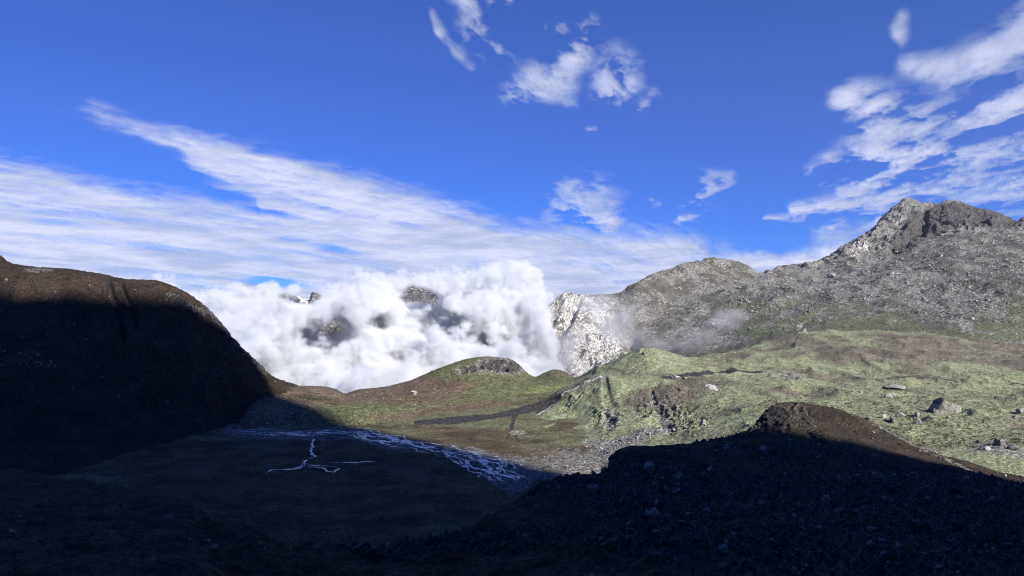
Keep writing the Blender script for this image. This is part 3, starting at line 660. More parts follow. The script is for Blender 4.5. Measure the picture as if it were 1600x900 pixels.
def px_m(P): return float(P[1])/FPX      # metres per photograph pixel at a point
GB = "grey boulders lying on the green meadow"
LIST = [  # loft, px, py (base centre), width px, height px, material, label
    (gh, 1477, 642, 52, 25, ST_MOSS, "huge pale boulder with dark heathy top, the biggest on the meadow, left side in shadow"),
    (gh, 1398, 604, 38, 8, ST_PALE, "long flat pale slab of rock lying low in the meadow, left of the biggest boulder"),
    (gh, 1386, 619, 16, 8, ST_GREY, "low grey rock just below the long pale slab in the meadow"),
    (gh, 1397, 616, 10, 7, ST_GREY, "small dark-sided rock touching the low grey rock below the long pale slab"),
    (gh, 1357, 653, 15, 8, ST_GREY, "leftmost grey boulder of the row below the biggest boulder"),
    (gh, 1381, 650, 11, 6, ST_SCREE, "small half buried rock, second from the left in the boulder row"),
    (gh, 1397, 658, 17, 10, ST_GREY, "squat grey boulder in the middle of the boulder row, beneath a flat pale one"),
    (gh, 1405, 649, 13, 6, ST_PALE, "flat pale rock resting just above the squat boulder of the row"),
    (gh, 1431, 650, 13, 9, ST_GREY, "upper of the two stacked-looking boulders at the right of the row"),
    (gh, 1432, 660, 16, 11, ST_PALE, "lower and paler of the two stacked-looking boulders at the right of the row"),
    (gh, 1480, 652, 11, 7, ST_GREY, "small grey rock right below the biggest boulder"),
    (gh, 1594, 643, 14, 9, ST_PALE, "pale rock at the right edge of the photograph, level with the biggest boulder"),
    (gh, 1588, 651, 12, 5, ST_GREY, "flat grey rock just under the pale rock at the right edge"),
    (gh, 1303, 637, 9, 6, ST_PALE, "small pale rock on the skyline of the brown hummock's right shoulder"),
    (gh, 1345, 612, 8, 4, ST_SCREE, "small dark rock left of the low grey rocks in the meadow"),
    (gh, 1475, 605, 8, 3, ST_GREY, "tiny grey rock in the grass above the biggest boulder"),
    (gh, 1055, 589, 16, 6, ST_PALE, "whitish rock at the left end of the dark peat strip on the green hill"),
    (gh, 1070, 590, 9, 4, ST_PALE, "smaller whitish rock on the right of the one at the peat strip"),
    (gh, 1005, 551, 13, 4, ST_PALE, "low pale rock on the crown of the green hill"),
    (gh, 1098, 662, 12, 9, ST_PALE, "pale rock beside the dark overhang at the foot of the green hill"),
    (gh, 1560, 693, 22, 12, ST_GREY, "dark craggy rock in the heath at the lower right edge of the meadow"),
    (gh, 1580, 700, 16, 9, ST_GREY, "rock on the right of the craggy one in the lower right heath"),
    (gh, 1540, 700, 14, 7, ST_SCREE, "low rock on the left of the craggy one in the lower right heath"),
    (kn, 648, 614, 8, 5, ST_PALE, "small pale rock alone on the brown slope left of the rocky knoll"),
    (kn, 667, 634, 6, 4, ST_GREY, "tiny grey rock on the brown slope above the valley plain"),
    (mt, 1253, 522, 26, 13, ST_PALE, "pale outcrop block at the upper edge of the green slope, above the peat strip"),
    (mt, 1300, 430, 14, 7, ST_GREY, "dark block on the scree shoulder below the summit cliff"),
    (mt, 1520, 497, 14, 6, ST_PALE, "pale slab in the scree low on the right mountain"),
    (hm, 1364, 674, 5, 3, ST_PALE, "tiny white stone on the brown hummock's front face"),
    (hm, 1437, 703, 6, 3, ST_PALE, "white stone lying on the path down the brown hummock"),
    (hm, 1571, 742, 6, 4, ST_PALE, "white stone near the lower end of the path at the right edge"),
    (fg, 17, 832, 15, 9, ST_GREY, "pale stone on the dark slope at the lower left edge"),
    (fg, 1060, 768, 10, 7, ST_GREY, "pale stone in the dark slope under the spur's flat top"),
    (fg, 1130, 862, 22, 20, ST_GREY, "upright greyish block low in the middle of the dark foreground"),
    (fg, 1110, 735, 14, 9, ST_GREY, "greyish slab high on the dark foreground slope, below the grassy rim"),
    (fg, 1015, 805, 18, 9, ST_GREY, "flat greyish slab on the left part of the dark rocky slope"),
]
for k, (L, px, py, wp, hp, mt_, lab) in enumerate(LIST):
    P = at(L, px, py); s_ = px_m(P); P[2] -= hp*s_*.12
    boulder("boulder", P, wp*s_, hp*s_*1.15, wp*s_*.8, 300+k*7, mt_, lab, GB if L is gh else None, rz=k*1.3 if k else .3, sub=3 if k == 0 else 1)
dpos = []; dsz = []
for k, (L, px, py, wp, hp, mt_, lab) in enumerate(LIST):
    if L is not gh or wp < 9: continue
    P = at(L, px, py); s_ = px_m(P)
    for j in range(7 + wp//4):
        a_ = rng.uniform(0, 6.28); d_ = wp*s_*rng.uniform(.45, .95); q_ = P+np.array([math.cos(a_)*d_, math.sin(a_)*d_*.8, 0])
        dpos.append((q_[0], q_[1], P[2]-.15)); dsz.append(rng.uniform(.25, .9))
stones("boulder_debris", np.array(dpos), np.array(dsz), ST_GREY)
# the largest stones of the shaded slope, one by one
pos, u_, v_ = pick(fg, (.05+rk)*(fg.T > 2.0)*(fg.T < 3.8)*(fg.U > 60)*(fg.U < 1600)*(fg.V < 890), 130)
protos = []
for k in range(130):
    s_ = float(sizes(1, 9, 26, 2.5)[0])*px_m(pos[k])
    if k < 8:
        o_ = boulder("rock", pos[k], 1, .6, .85, 700+k*3, ST_DARK, "dark angular rock among many on the shaded foreground slope", "dark rocks on the shaded foreground slope", sub=1, cat='rock')
        protos.append(o_)
    else:
        o_ = protos[k % 8].copy(); COL.objects.link(o_)
    o_.location = tuple(float(x) for x in pos[k]); o_.scale = (s_, s_*float(rng.uniform(.6, 1)), s_*float(rng.uniform(.6, 1.2)))
    o_.rotation_euler = (float(rng.uniform(-.4, .4)), float(rng.uniform(-.4, .4)), float(rng.uniform(0, 6.28)))

# --- streams
mw, n = nodes("stream_water"); b = NB(n); gp = b.new("ShaderNodeNewGeometry").outputs['Position']
f = b.noise(gp, .35, 6, .7); f2 = b.noise(gp, 1.5, 3, .6)
p_ = b.new("ShaderNodeBsdfPrincipled"); b.l.new(b.mix(b.step(f, .42, .54), (.03, .035, .038), (.68, .68, .66)), p_.inputs['Base Color'])
p_.inputs['Roughness'].default_value = .22; p_.inputs['IOR'].default_value = 1.33; p_.inputs['Specular IOR Level'].default_value = .9
bp = b.new("ShaderNodeBump"); bp.inputs['Strength'].default_value = .5; bp.inputs['Distance'].default_value = .25
b.l.new(f2, bp.inputs['Height']); b.l.new(bp.outputs[0], p_.inputs['Normal'])
o = b.new("ShaderNodeOutputMaterial"); b.l.new(p_.outputs[0], o.inputs[0])
VP = vf.P
def vf_z(x, y):
    """height of the valley floor under x, y (its rows are level in depth)"""
    rws = VP[:, 0, 1]; i = np.clip(np.searchsorted(rws, y)-1, 0, len(rws)-2); t = (y-rws[i])/(rws[i+1]-rws[i])
    px = 800+x/y*FPX; j = np.clip((px+500)/1800*(vf.shape[1]-1), 0, vf.shape[1]-2); j0 = j.astype(int); tj = j-j0
    Z = VP[..., 2]
    return (Z[i, j0]*(1-tj)+Z[i, j0+1]*tj)*(1-t) + (Z[i+1, j0]*(1-tj)+Z[i+1, j0+1]*tj)*t
def ribbon(pts, width, wob, seed, lift=.12, off=0.0, taper=True):
    """pts on the photograph -> meandering ribbon on the valley floor; width, wobble, offset in metres"""
    w3 = []
    for a_, b_ in pts:
        r = 150*FPX/(b_-450); w3.append(((a_-800)/FPX*r, r))
    w3 = np.array(w3); sg = np.r_[0, np.cumsum(np.hypot(*np.diff(w3, axis=0).T))]
    n_ = max(12, int(sg[-1]/2.2)); t = np.linspace(0, sg[-1], n_)
    C_ = np.stack([pchip(sg, w3[:, 0], t), pchip(sg, w3[:, 1], t)], -1)
    T_ = np.gradient(C_, axis=0); T_ /= np.linalg.norm(T_, axis=1)[:, None]; Nn = np.stack([-T_[:, 1], T_[:, 0]], -1)
    q = np.stack([t, t*0, t*0+seed*13.7], -1)
    off_ = off*np.interp(t, [0, sg[-1]*.15, sg[-1]*.85, sg[-1]], [.5, 1, 1, .8]) if np.isscalar(off) else off
    C_ = C_ + Nn*(off_+wob*fbm(q, 34, 3, .55, seed=seed)*1.6)[:, None]
    wd = width*(.7+1.5*fbm(q, 16, 3, seed=seed+4))
    if taper: wd = wd*np.clip(np.minimum(t, sg[-1]-t)/12, .15, 1)
    wd = np.maximum(wd, .25)
    rowsV = []
    for k in (-1, -.33, .33, 1):
        xy = C_+Nn*(wd*.5*k)[:, None]
        rowsV.append(np.stack([xy[:, 0], xy[:, 1], vf_z(xy[:, 0], xy[:, 1])+lift], -1))
    V = np.stack(rowsV, 1)
    V[..., 2] = V[..., 2].max(axis=1)[:, None]*.5+V[..., 2]*.5+.05
    idx = np.arange(n_*4).reshape(n_, 4)
    return V.reshape(-1, 3), np.stack([idx[:-1, :-1], idx[:-1, 1:], idx[1:, 1:], idx[1:, :-1]], -1).reshape(-1, 4)
def water(name, ribs):
    Vs, Fs, o_ = [], [], 0
    for k, (V, F) in enumerate(ribs):
        Vs.append(V+np.array([0, 0, k*.012])); Fs.append(F+o_); o_ += len(V)
    me = mesh_np(name, np.concatenate(Vs), np.concatenate(Fs)); me.materials.append(mw)
    ob = bpy.data.objects.new(name, me); COL.objects.link(ob); ob['kind'] = 'structure'
main = [(358, 672), (385, 674), (420, 677), (470, 678), (520, 676), (555, 676), (590, 684), (640, 695), (690, 703), (730, 712), (765, 728), (800, 752)]
ribs = []
for k, (of, wd, wb) in enumerate([(0, 5.5, 6), (-12, 3, 9), (11, 3.5, 8), (22, 2.2, 9), (-22, 1.8, 8)]):
    ribs.append(ribbon(main[0 if k < 4 else 4:], wd, wb, 20+k, off=of*.62))
for k, (pts, wd) in enumerate([([(560, 676), (575, 686), (600, 690), (640, 694)], 8), ([(590, 680), (620, 686), (650, 694)], 6), ([(545, 674), (580, 678), (610, 682)], 7),
        ([(690, 703), (720, 722), (745, 735), (775, 752)], 3.5), ([(700, 704), (750, 712), (790, 722), (810, 735)], 4), ([(715, 708), (760, 722), (800, 742)], 4), ([(730, 712), (745, 730), (790, 756)], 2.5),
        ([(740, 712), (780, 716), (812, 728)], 2.5), ([(690, 706), (705, 716), (712, 722)], 2), ([(365, 676), (400, 679), (440, 680)], 8), ([(375, 671), (410, 669), (430, 672)], 7)]):
    for j in range(2 if wd > 3 else 1): ribs.append(ribbon(pts, wd*(.62-.25*j), 7+6*j, 50+k*3+j))
water("stream_water", ribs)
water("side_stream_water", [ribbon([(470, 686), (490, 686), (487, 697), (480, 708), (488, 715), (476, 724), (462, 731), (440, 732), (420, 734), (411, 740)], 2.7, 6, 91),
    ribbon([(478, 724), (465, 730), (452, 733)], 4.5, 5, 92), ribbon([(475, 725), (500, 727), (520, 731), (528, 740)], 2.6, 6, 93), ribbon([(508, 723), (540, 724), (570, 722), (588, 724)], 1.6, 2, 94),
    ribbon([(480, 729), (505, 733), (524, 738)], 3.5, 4, 95)])
pos, u_, v_ = pick(vf, np.clip(stroke(vf, main, [8, 8, 8, 7, 7, 8, 10, 8, 9, 12, 16, 18], 1.0), 0, 1), 2200)
stones("riverbed_stones", pos, sizes(len(pos), .3, 1.3), ST_GREY)

# --- heath and shrubs: many small leaves, too many to count
ml, n = nodes("shrub_leaves"); b = NB(n); gp = b.new("ShaderNodeNewGeometry").outputs['Position']
c = b.mix(b.step(b.noise(gp, .8, 3, .6), .35, .65), (.045, .04, .022), (.085, .085, .04))
p_ = b.new("ShaderNodeBsdfPrincipled"); b.l.new(c, p_.inputs['Base Color']); p_.inputs['Roughness'].default_value = .8; p_.inputs['Specular IOR Level'].default_value = .15
o = b.new("ShaderNodeOutputMaterial"); b.l.new(p_.outputs[0], o.inputs[0])
def leafy(name, pos, size, leaves, leafsize, mat=None, label=None, cat=None, tall=.8):
    n_ = len(pos); d = rng.normal(size=(n_, leaves, 3)); d /= np.linalg.norm(d, axis=2)[..., None]; d[..., 2] = np.abs(d[..., 2])*tall
    rr = rng.uniform(.45, 1, (n_, leaves, 1))**.5
    c_ = pos[:, None, :] + d*rr*size[:, None, None] + rng.normal(size=(n_, leaves, 3))*size[:, None, None]*.06
    e1 = rng.normal(size=(n_, leaves, 3)); e1 /= np.linalg.norm(e1, axis=2)[..., None]
    e2 = np.cross(e1, rng.normal(size=(n_, leaves, 3))); e2 /= np.linalg.norm(e2, axis=2)[..., None]
    ls = (leafsize*size)[:, None, None]*rng.uniform(.6, 1.3, (n_, leaves, 1))
    V = np.stack([c_-e1*ls, c_+e1*ls, c_+e2*ls*1.3], 2).reshape(-1, 3)
    F = np.arange(len(V)).reshape(-1, 3)
    me = mesh_np(name, V, F, smooth=False); me.materials.append(mat or ml)
    ob = bpy.data.objects.new(name, me); COL.objects.link(ob)
    if label: ob['label'] = label; ob['category'] = cat
    else: ob['kind'] = 'stuff'
    return ob
pos, u_, v_ = pick(fg, (.2+.5*(1-rk)+1.2*stroke(fg, [(380, 862), (520, 880), (640, 872), (720, 860)], 14)+.8*ell(fg, 372, 850, 50, 35))*(fg.T > 1.95)*(fg.T < 4.03)*(1-.8*sstep(fg.T, 3.8, 3.95)*(fg.U > 950)), 2600)
pos2, _u, _v = pick(fg, (.03+rk)*(fg.T > 1.9)*(fg.T < 3.85), 1100)
stones("pale_foreground_stones", pos2, sizes(len(pos2), .25, 1.1, 2.4)*np.clip(pos2[:, 1]/160, .55, 1.4), ST_GREY)
leafy("foreground_undergrowth", pos, sizes(len(pos), .5, 1.6, 2)*np.clip(pos[:, 1]/150, .6, 1.5), 46, .13)
pos, u_, v_ = pick(gh, (.15+2*np.clip(ell(gh, 1235, 592, 30, 9)+ell(gh, 1560, 705, 80, 16)+.5*ell(gh, 1300, 640, 200, 30)+.7*ell(gh, 1450, 690, 160, 22)+.4*ell(gh, 1050, 640, 60, 26), 0, 1))*(gh.T > .9)*(gh.T < 5.0), 4500)
leafy("meadow_undergrowth", pos, sizes(len(pos), .6, 2.0, 2.4), 12, .34, tall=.55)
pos, u_, v_ = pick(kn, (.06+2.5*stroke(kn, [(455, 622), (490, 622), (525, 628)], 5)+.5*ell(kn, 760, 585, 90, 22))*(kn.T > 1)*(kn.T < 3.05), 1000)
leafy("knoll_undergrowth", pos, sizes(len(pos), .8, 2.6, 2.2), 14, .34, tall=.7)
pos, u_, v_ = pick(vf, (.4+1.5*sstep(fbm(vf.flat(), 40, 3, seed=25).reshape(vf.shape), 0, .35))*(vf.T > .6)*(vf.T < 2.6)*(vf.U < 1000)*(1-np.clip(stroke(vf, main, 12), 0, 1)), 3200)
leafy("valley_undergrowth", pos, sizes(len(pos), .5, 1.8, 2.2), 12, .34, tall=.5)
pos, u_, v_ = pick(hm, 1.0*(hm.T > .9)*(hm.T < 3.1), 900)
leafy("hummock_undergrowth", pos, sizes(len(pos), .3, 1.0, 2.2), 14, .3, tall=.6)
P = at(kn, 673, 581)
leafy("bush", np.array([P+np.array([0, 0, 1.2]), P+np.array([1.2, 0, .4]), P+np.array([-1.2, .5, .3])]), np.array([2.6, 1.8, 1.8]), 160, .12, label="lone small dark bush standing on the skyline left of the rocky knoll", cat="bush", tall=1.2)
print("details", time.time()-T0)

# ---------------------------------------------------------------- clouds
def grid_noise(shape, vox, wl, octv, gain, seed, mode='n', origin=(0, 0, 0), stretch=(1, 1, 1), dtype=np.float32):
    """noise sampled on a voxel grid: big octaves on a coarse grid, then enlarged"""
    nx, ny, nz = shape
    def one(w, sd):
        st = max(1, int(w/vox/4.5))
        ax = [np.arange(0, n+st, st) for n in shape]
        G = np.meshgrid(*ax, indexing='ij')
        P = np.stack([(g.ravel()*vox+o)/s_ for g, o, s_ in zip(G, origin, stretch)], -1)/w + sd
        v = perlin(P).reshape(G[0].shape).astype(dtype)
        if mode == 'b': v = 1-np.abs(v)*2
        if mode == 'p': v = np.abs(v)*2
        if st > 1:
            for k in range(3):
                t = np.arange(shape[k])/st; i0 = np.minimum(t.astype(int), v.shape[k]-2); f = (t-i0).astype(dtype)
                sh = [1, 1, 1]; sh[k] = -1; f = f.reshape(sh)
                v = np.take(v, i0, axis=k)*(1-f) + np.take(v, i0+1, axis=k)*f
        return v[:nx, :ny, :nz]
    out = np.zeros(shape, dtype); a = 1.0; tot = 0
    for o in range(octv):
        w_ = wl*0.49**o
        if w_ < vox*1.9: break
        if w_ < vox*9:
            n_ = 96; per = max(1, round(n_*vox/w_)); G = np.meshgrid(*[np.arange(n_)/n_*per]*3, indexing='ij')
            Pq = np.stack([g.ravel() for g in G], -1); v = perlin_tile(Pq, per, int(seed*10)+o).reshape(n_, n_, n_).astype(dtype)
            if mode == 'b': v = 1-np.abs(v)*2
            if mode == 'p': v = np.abs(v)*2
            reps = [-(-k_//n_) for k_ in shape]
            v = np.tile(v, reps)[:nx, :ny, :nz]
            out += a*v
        else: out += a*one(w_, seed+o*7.7); tot += a; a *= gain
    return out/tot*1.3

def volume_object(name, D, vox, origin, mat, label=None):
    """D (nx,ny,nz) densities -> an object whose geometry nodes turn the stored values into a volume"""
    nx, ny, nz = D.shape
    me = bpy.data.meshes.new(name)
    vals = np.ascontiguousarray(D.transpose(2, 1, 0)).ravel().astype(np.float32)      # x fastest
    me.vertices.add(len(vals))
    a = me.attributes.new("density_value", 'FLOAT', 'POINT'); a.data.foreach_set('value', vals)
    ob = bpy.data.objects.new(name, me); COL.objects.link(ob)
    g = bpy.data.node_groups.new(name, 'GeometryNodeTree'); g.is_modifier = True
    g.interface.new_socket("Geometry", in_out='INPUT', socket_type='NodeSocketGeometry')
    g.interface.new_socket("Geometry", in_out='OUTPUT', socket_type='NodeSocketGeometry')
    gi = g.nodes.new("NodeGroupInput"); go = g.nodes.new("NodeGroupOutput")
    pos = g.nodes.new("GeometryNodeInputPosition")
    sub = g.nodes.new("ShaderNodeVectorMath"); sub.operation = 'SUBTRACT'; g.links.new(pos.outputs[0], sub.inputs[0]); sub.inputs[1].default_value = origin
    dv = g.nodes.new("ShaderNodeVectorMath"); dv.operation = 'SCALE'; g.links.new(sub.outputs[0], dv.inputs[0]); dv.inputs['Scale'].default_value = 1.0/vox
    sx = g.nodes.new("ShaderNodeSeparateXYZ"); g.links.new(dv.outputs[0], sx.inputs[0])
    def mth(op, a_, b_=None):
        n_ = g.nodes.new("ShaderNodeMath"); n_.operation = op
        for i_, v_ in enumerate((a_, b_)):
            if v_ is None: continue
            if isinstance(v_, (int, float)): n_.inputs[i_].default_value = v_
            else: g.links.new(v_, n_.inputs[i_])
        return n_.outputs[0]
    X, Y, Z = [mth('ROUND', sx.outputs[k]) for k in range(3)]
    ind = mth('ADD', X, mth('MULTIPLY', mth('ADD', Y, mth('MULTIPLY', Z, float(ny))), float(nx)))
    na = g.nodes.new("GeometryNodeInputNamedAttribute"); na.data_type = 'FLOAT'; na.inputs['Name'].default_value = "density_value"
    si = g.nodes.new("GeometryNodeSampleIndex"); si.data_type = 'FLOAT'; si.domain = 'POINT'; si.clamp = True
    g.links.new(gi.outputs[0], si.inputs['Geometry']); g.links.new(na.outputs['Attribute'], si.inputs['Value']); g.links.new(ind, si.inputs['Index'])
    vc = g.nodes.new("GeometryNodeVolumeCube"); g.links.new(si.outputs[0], vc.inputs['Density'])
    vc.inputs['Min'].default_value = origin
    vc.inputs['Max'].default_value = tuple(o+vox*(n-1) for o, n in zip(origin, D.shape))
    vc.inputs['Resolution X'].default_value = nx; vc.inputs['Resolution Y'].default_value = ny; vc.inputs['Resolution Z'].default_value = nz
    sm = g.nodes.new("GeometryNodeSetMaterial"); sm.inputs['Material'].default_value = mat
    g.links.new(vc.outputs[0], sm.inputs[0]); g.links.new(sm.outputs[0], go.inputs[0])
    md = ob.modifiers.new("volume", 'NODES'); md.node_group = g
    me.materials.append(mat)
    ob['kind'] = 'stuff'
    return ob

def cloud_mat(name, dens, aniso=0.25, col=(.99, .992, 1.0)):
    m, n = nodes(name); b = NB(n)
    v = b.new("ShaderNodeVolumePrincipled"); v.inputs['Color'].default_value = (*col, 1)
    v.inputs['Density'].default_value = dens; v.inputs['Anisotropy'].default_value = aniso
    v.inputs['Density Attribute'].default_value = "density"
    o = b.new("ShaderNodeOutputMaterial"); b.l.new(v.outputs[0], o.inputs['Volume'])
    return m

def soft_el(PX, PY, cx, cy, rx, ry, ang=0):
    c, s_ = math.cos(rad(ang)), math.sin(rad(ang)); x = PX-cx; y = PY-cy
    return np.exp(-(((x*c+y*s_)/rx)**2 + ((-x*s_+y*c)/ry)**2)).astype(np.float32)

# cumulus rising out of the valley beyond the pass
vox = 4.6
org = (-1480.0, 1500.0, -420.0)
shp = (372, 232, 134)
gx, gy, gz = [np.arange(n)*vox+o for n, o in zip(shp, org)]
X, Y, Z = np.meshgrid(gx, gy, gz, indexing='ij', sparse=True)
PX = (800+X/Y*FPX).astype(np.float32); PY = (450-Z/Y*FPX).astype(np.float32)
top_y = np.interp(PX, [100, 240, 300, 350, 400, 440, 480, 520, 560, 610, 640, 660, 700, 735, 780, 815, 845, 862, 875, 890],
                      [500, 490, 480, 484, 488, 494, 494, 488, 480, 474, 462, 445, 444, 440, 431, 438, 457, 480, 530, 600]).astype(np.float32)
C = (PY-top_y)/(38.0+26*np.clip((430-PX)/120, 0, 1))                                            # grows downward into the cloud
C = C - .75*np.clip((top_y-20-PY)/22, 0, 3)
C = np.minimum(C, 1.7) - .35*np.clip((400-PX)/150, 0, 1)*np.clip((520-PY)/60, 0, 1)
C = C + 1.2*np.clip((PY-535)/60, 0, 1.5)
for (cx, cy_, rx, ry, a_) in [(505, 522, 62, 22, 2.2), (530, 508, 22, 16, 1.0), (660, 466, 44, 14, 2.2), (690, 498, 60, 26, 2.2), (740, 535, 60, 22, 1.5), (672, 515, 24, 14, 1.0), (800, 500, 22, 32, 1.5), (600, 500, 30, 14, 1.4), (540, 555, 30, 10, 1.2), (610, 556, 34, 14, 1.6), (478, 468, 26, 12, 1.8), (640, 455, 26, 10, 1.0)]:
    C = C - a_*soft_el(PX, PY, cx, cy_, rx, ry)
for (cx, cy_, rx, ry, a_) in [(765, 445, 40, 28, .7), (430, 490, 60, 40, .6), (570, 480, 30, 20, .7), (700, 450, 24, 18, .5)]:
    C = C + a_*soft_el(PX, PY, cx, cy_, rx, ry)
edge = np.clip((876-PX)/60, 0, 1)*1.6-1.6
C = C + edge
Yn = (Y-org[1])/(vox*shp[1])
C = C - 1.6*np.clip((.12-Yn)/.12, 0, 1) - 1.6*np.clip((Yn-.85)/.15, 0, 1)
yf = 1640 + 1.5*np.clip(Z+230, 0, 400) + .22*np.abs(X+500)
C = np.minimum(C, (Y-yf)/110+.4)
nb = grid_noise(shp, vox, 210, 5, .66, 3.1, 'p', org)
nn = grid_noise(shp, vox, 380, 5, .6, 9.1, 'n', org)
D = C*.95 - .98 + (nb-.42)*2.5 + nn*2.2
D = np.clip(D*1.35, 0, 1)
D = D*np.clip((Z-org[2])/20, 0, 1)
for k in range(3):
    sl = [slice(None)]*3
    for e_ in (0, -1): sl[k] = e_; D[tuple(sl)] = 0
cl = volume_object("valley_clouds", D, vox, org, cloud_mat("cumulus", .065, 0.1, (.905, .918, .94)))
print("cloud grid", D.shape, time.time()-T0)
del C, nb, nn

# thin mist drifting across the cliff and the scree
vx2 = 6.0; org2 = (60.0, 1480.0, -290.0); shp2 = (130, 78, 58)
g2 = [np.arange(n_)*vx2+o_ for n_, o_ in zip(shp2, org2)]
X, Y, Z = np.meshgrid(*g2, indexing='ij', sparse=True)
PX = (800+X/Y*FPX).astype(np.float32); PY = (450-Z/Y*FPX).astype(np.float32)
C = np.zeros(shp2, np.float32)
for (cx, cy_, rx, ry, a_, yd) in [(935, 478, 34, 10, .9, 1850), (970, 510, 50, 17, 1.0, 1750), (1010, 530, 40, 14, .7, 1680), (1146, 492, 22, 7, .75, 1620), (1125, 505, 24, 8, .6, 1610), (1098, 528, 20, 14, .85, 1600), (885, 540, 24, 30, 1.1, 1800), (860, 575, 30, 24, 1.2, 1760), (985, 495, 30, 14, .6, 1800), (1060, 540, 30, 10, .6, 1600)]:
    C = np.maximum(C, a_*soft_el(PX, PY, cx, cy_, rx*1.35, ry*1.35)*np.exp(-((Y-yd)/60)**2))
nb2 = grid_noise(shp2, vx2, 90, 4, .65, 5.2, 'b', org2); nn2 = grid_noise(shp2, vx2, 120, 5, .65, 15.2, 'n', org2)
D2 = np.clip(C*(.3+.5*nb2+5.0*nn2)-.2, 0, 1)*np.clip((X-org2[0])/90, 0, 1)
for k in range(3):
    sl = [slice(None)]*3
    for e_ in (0, -1): sl[k] = e_; D2[tuple(sl)] = 0
volume_object("cliff_mist", D2, vx2, org2, cloud_mat("mist", .0065, 0.2))

# high cloud: thin curved sheets at about 2.5 km above the viewer
HA, R0 = 2500.0, 36000.0
def sheet_point(px, py):
    e = (450-py)/FPX
    r = R0*R0/(2*HA)*(-e+np.sqrt(e*e+4*HA*HA/(R0*R0)))
    return (px-800)/FPX*r, r, e*r

def high_cloud(name, x0, x1, y0, y1, field, step=1.8, tone=None):
    U, V = np.meshgrid(np.arange(x0, x1+step, step), np.arange(y0, y1+step, step))
    X, R, Z = sheet_point(U, V)
    d = np.clip(field(U, V, X, R), 0, 1)
    # thickness makes the layer bulge downwards and upwards a little
    Z = Z - d*25*(R/9000)
    keep = d > .012
    idx = np.arange(U.size).reshape(U.shape)
    F = np.stack([idx[:-1, :-1], idx[:-1, 1:], idx[1:, 1:], idx[1:, :-1]], -1).reshape(-1, 4)
    F = F[keep.ravel()[F].any(axis=1)]
    used = np.unique(F); mp = np.full(U.size, -1); mp[used] = np.arange(len(used))
    P = np.stack([X, R, Z], -1).reshape(-1, 3)[used]
    me = mesh_np(name, P, mp[F])
    a = me.attributes.new("density_value", 'FLOAT', 'POINT'); a.data.foreach_set('value', d.ravel()[used].astype(np.float32))
    me.materials.append(MAT_HC)
    ob = bpy.data.objects.new(name, me); COL.objects.link(ob); ob['kind'] = 'stuff'
    return ob

m, n = nodes("high_cloud"); b = NB(n)
at = b.new("ShaderNodeAttribute", attribute_name="density_value")
gp = b.new("ShaderNodeNewGeometry").outputs['Position']
fn = b.noise(gp, 1/420., 5, .6)
dd = b.math('MULTIPLY', at.outputs['Fac'], b.math('ADD', .72, b.math('MULTIPLY', fn, .56)), clamp=True)
tr = b.new("ShaderNodeBsdfTransparent"); tl = b.new("ShaderNodeBsdfTranslucent"); df = b.new("ShaderNodeBsdfDiffuse")
cc = b.mix(b.step(b.noise(gp, 1/2600., 5, .55), .35, .65), (.36, .40, .48), (.55, .56, .585))
b.l.new(cc, tl.inputs[0]); df.inputs[0].default_value = (.3, .3, .32, 1)
ad = b.new("ShaderNodeAddShader"); b.l.new(tl.outputs[0], ad.inputs[0]); b.l.new(df.outputs[0], ad.inputs[1])
mx = b.new("ShaderNodeMixShader"); b.l.new(dd, mx.inputs[0]); b.l.new(tr.outputs[0], mx.inputs[1]); b.l.new(tl.outputs[0], mx.inputs[2])
o = b.new("ShaderNodeOutputMaterial"); b.l.new(mx.outputs[0], o.inputs[0])
MAT_HC = m

def n2(X, R, wl, octv, seed, gain=.55, st=1.0, ang=0.0, mode='n', warp=0.0):
    c, s_ = math.cos(ang), math.sin(ang)
    A = (X*c+R*s_)/st; B = -X*s_+R*c
    P = np.stack([A.ravel(), B.ravel(), np.full(A.size, seed*91.7)], -1)
    if warp:
        P[:, 0] += warp*fbm(P, wl*1.3, 3, seed=seed+5); P[:, 1] += warp*fbm(P, wl*1.3, 3, seed=seed+9)
    return fbm(P, wl, octv, gain, seed=seed, mode=mode).reshape(X.shape)

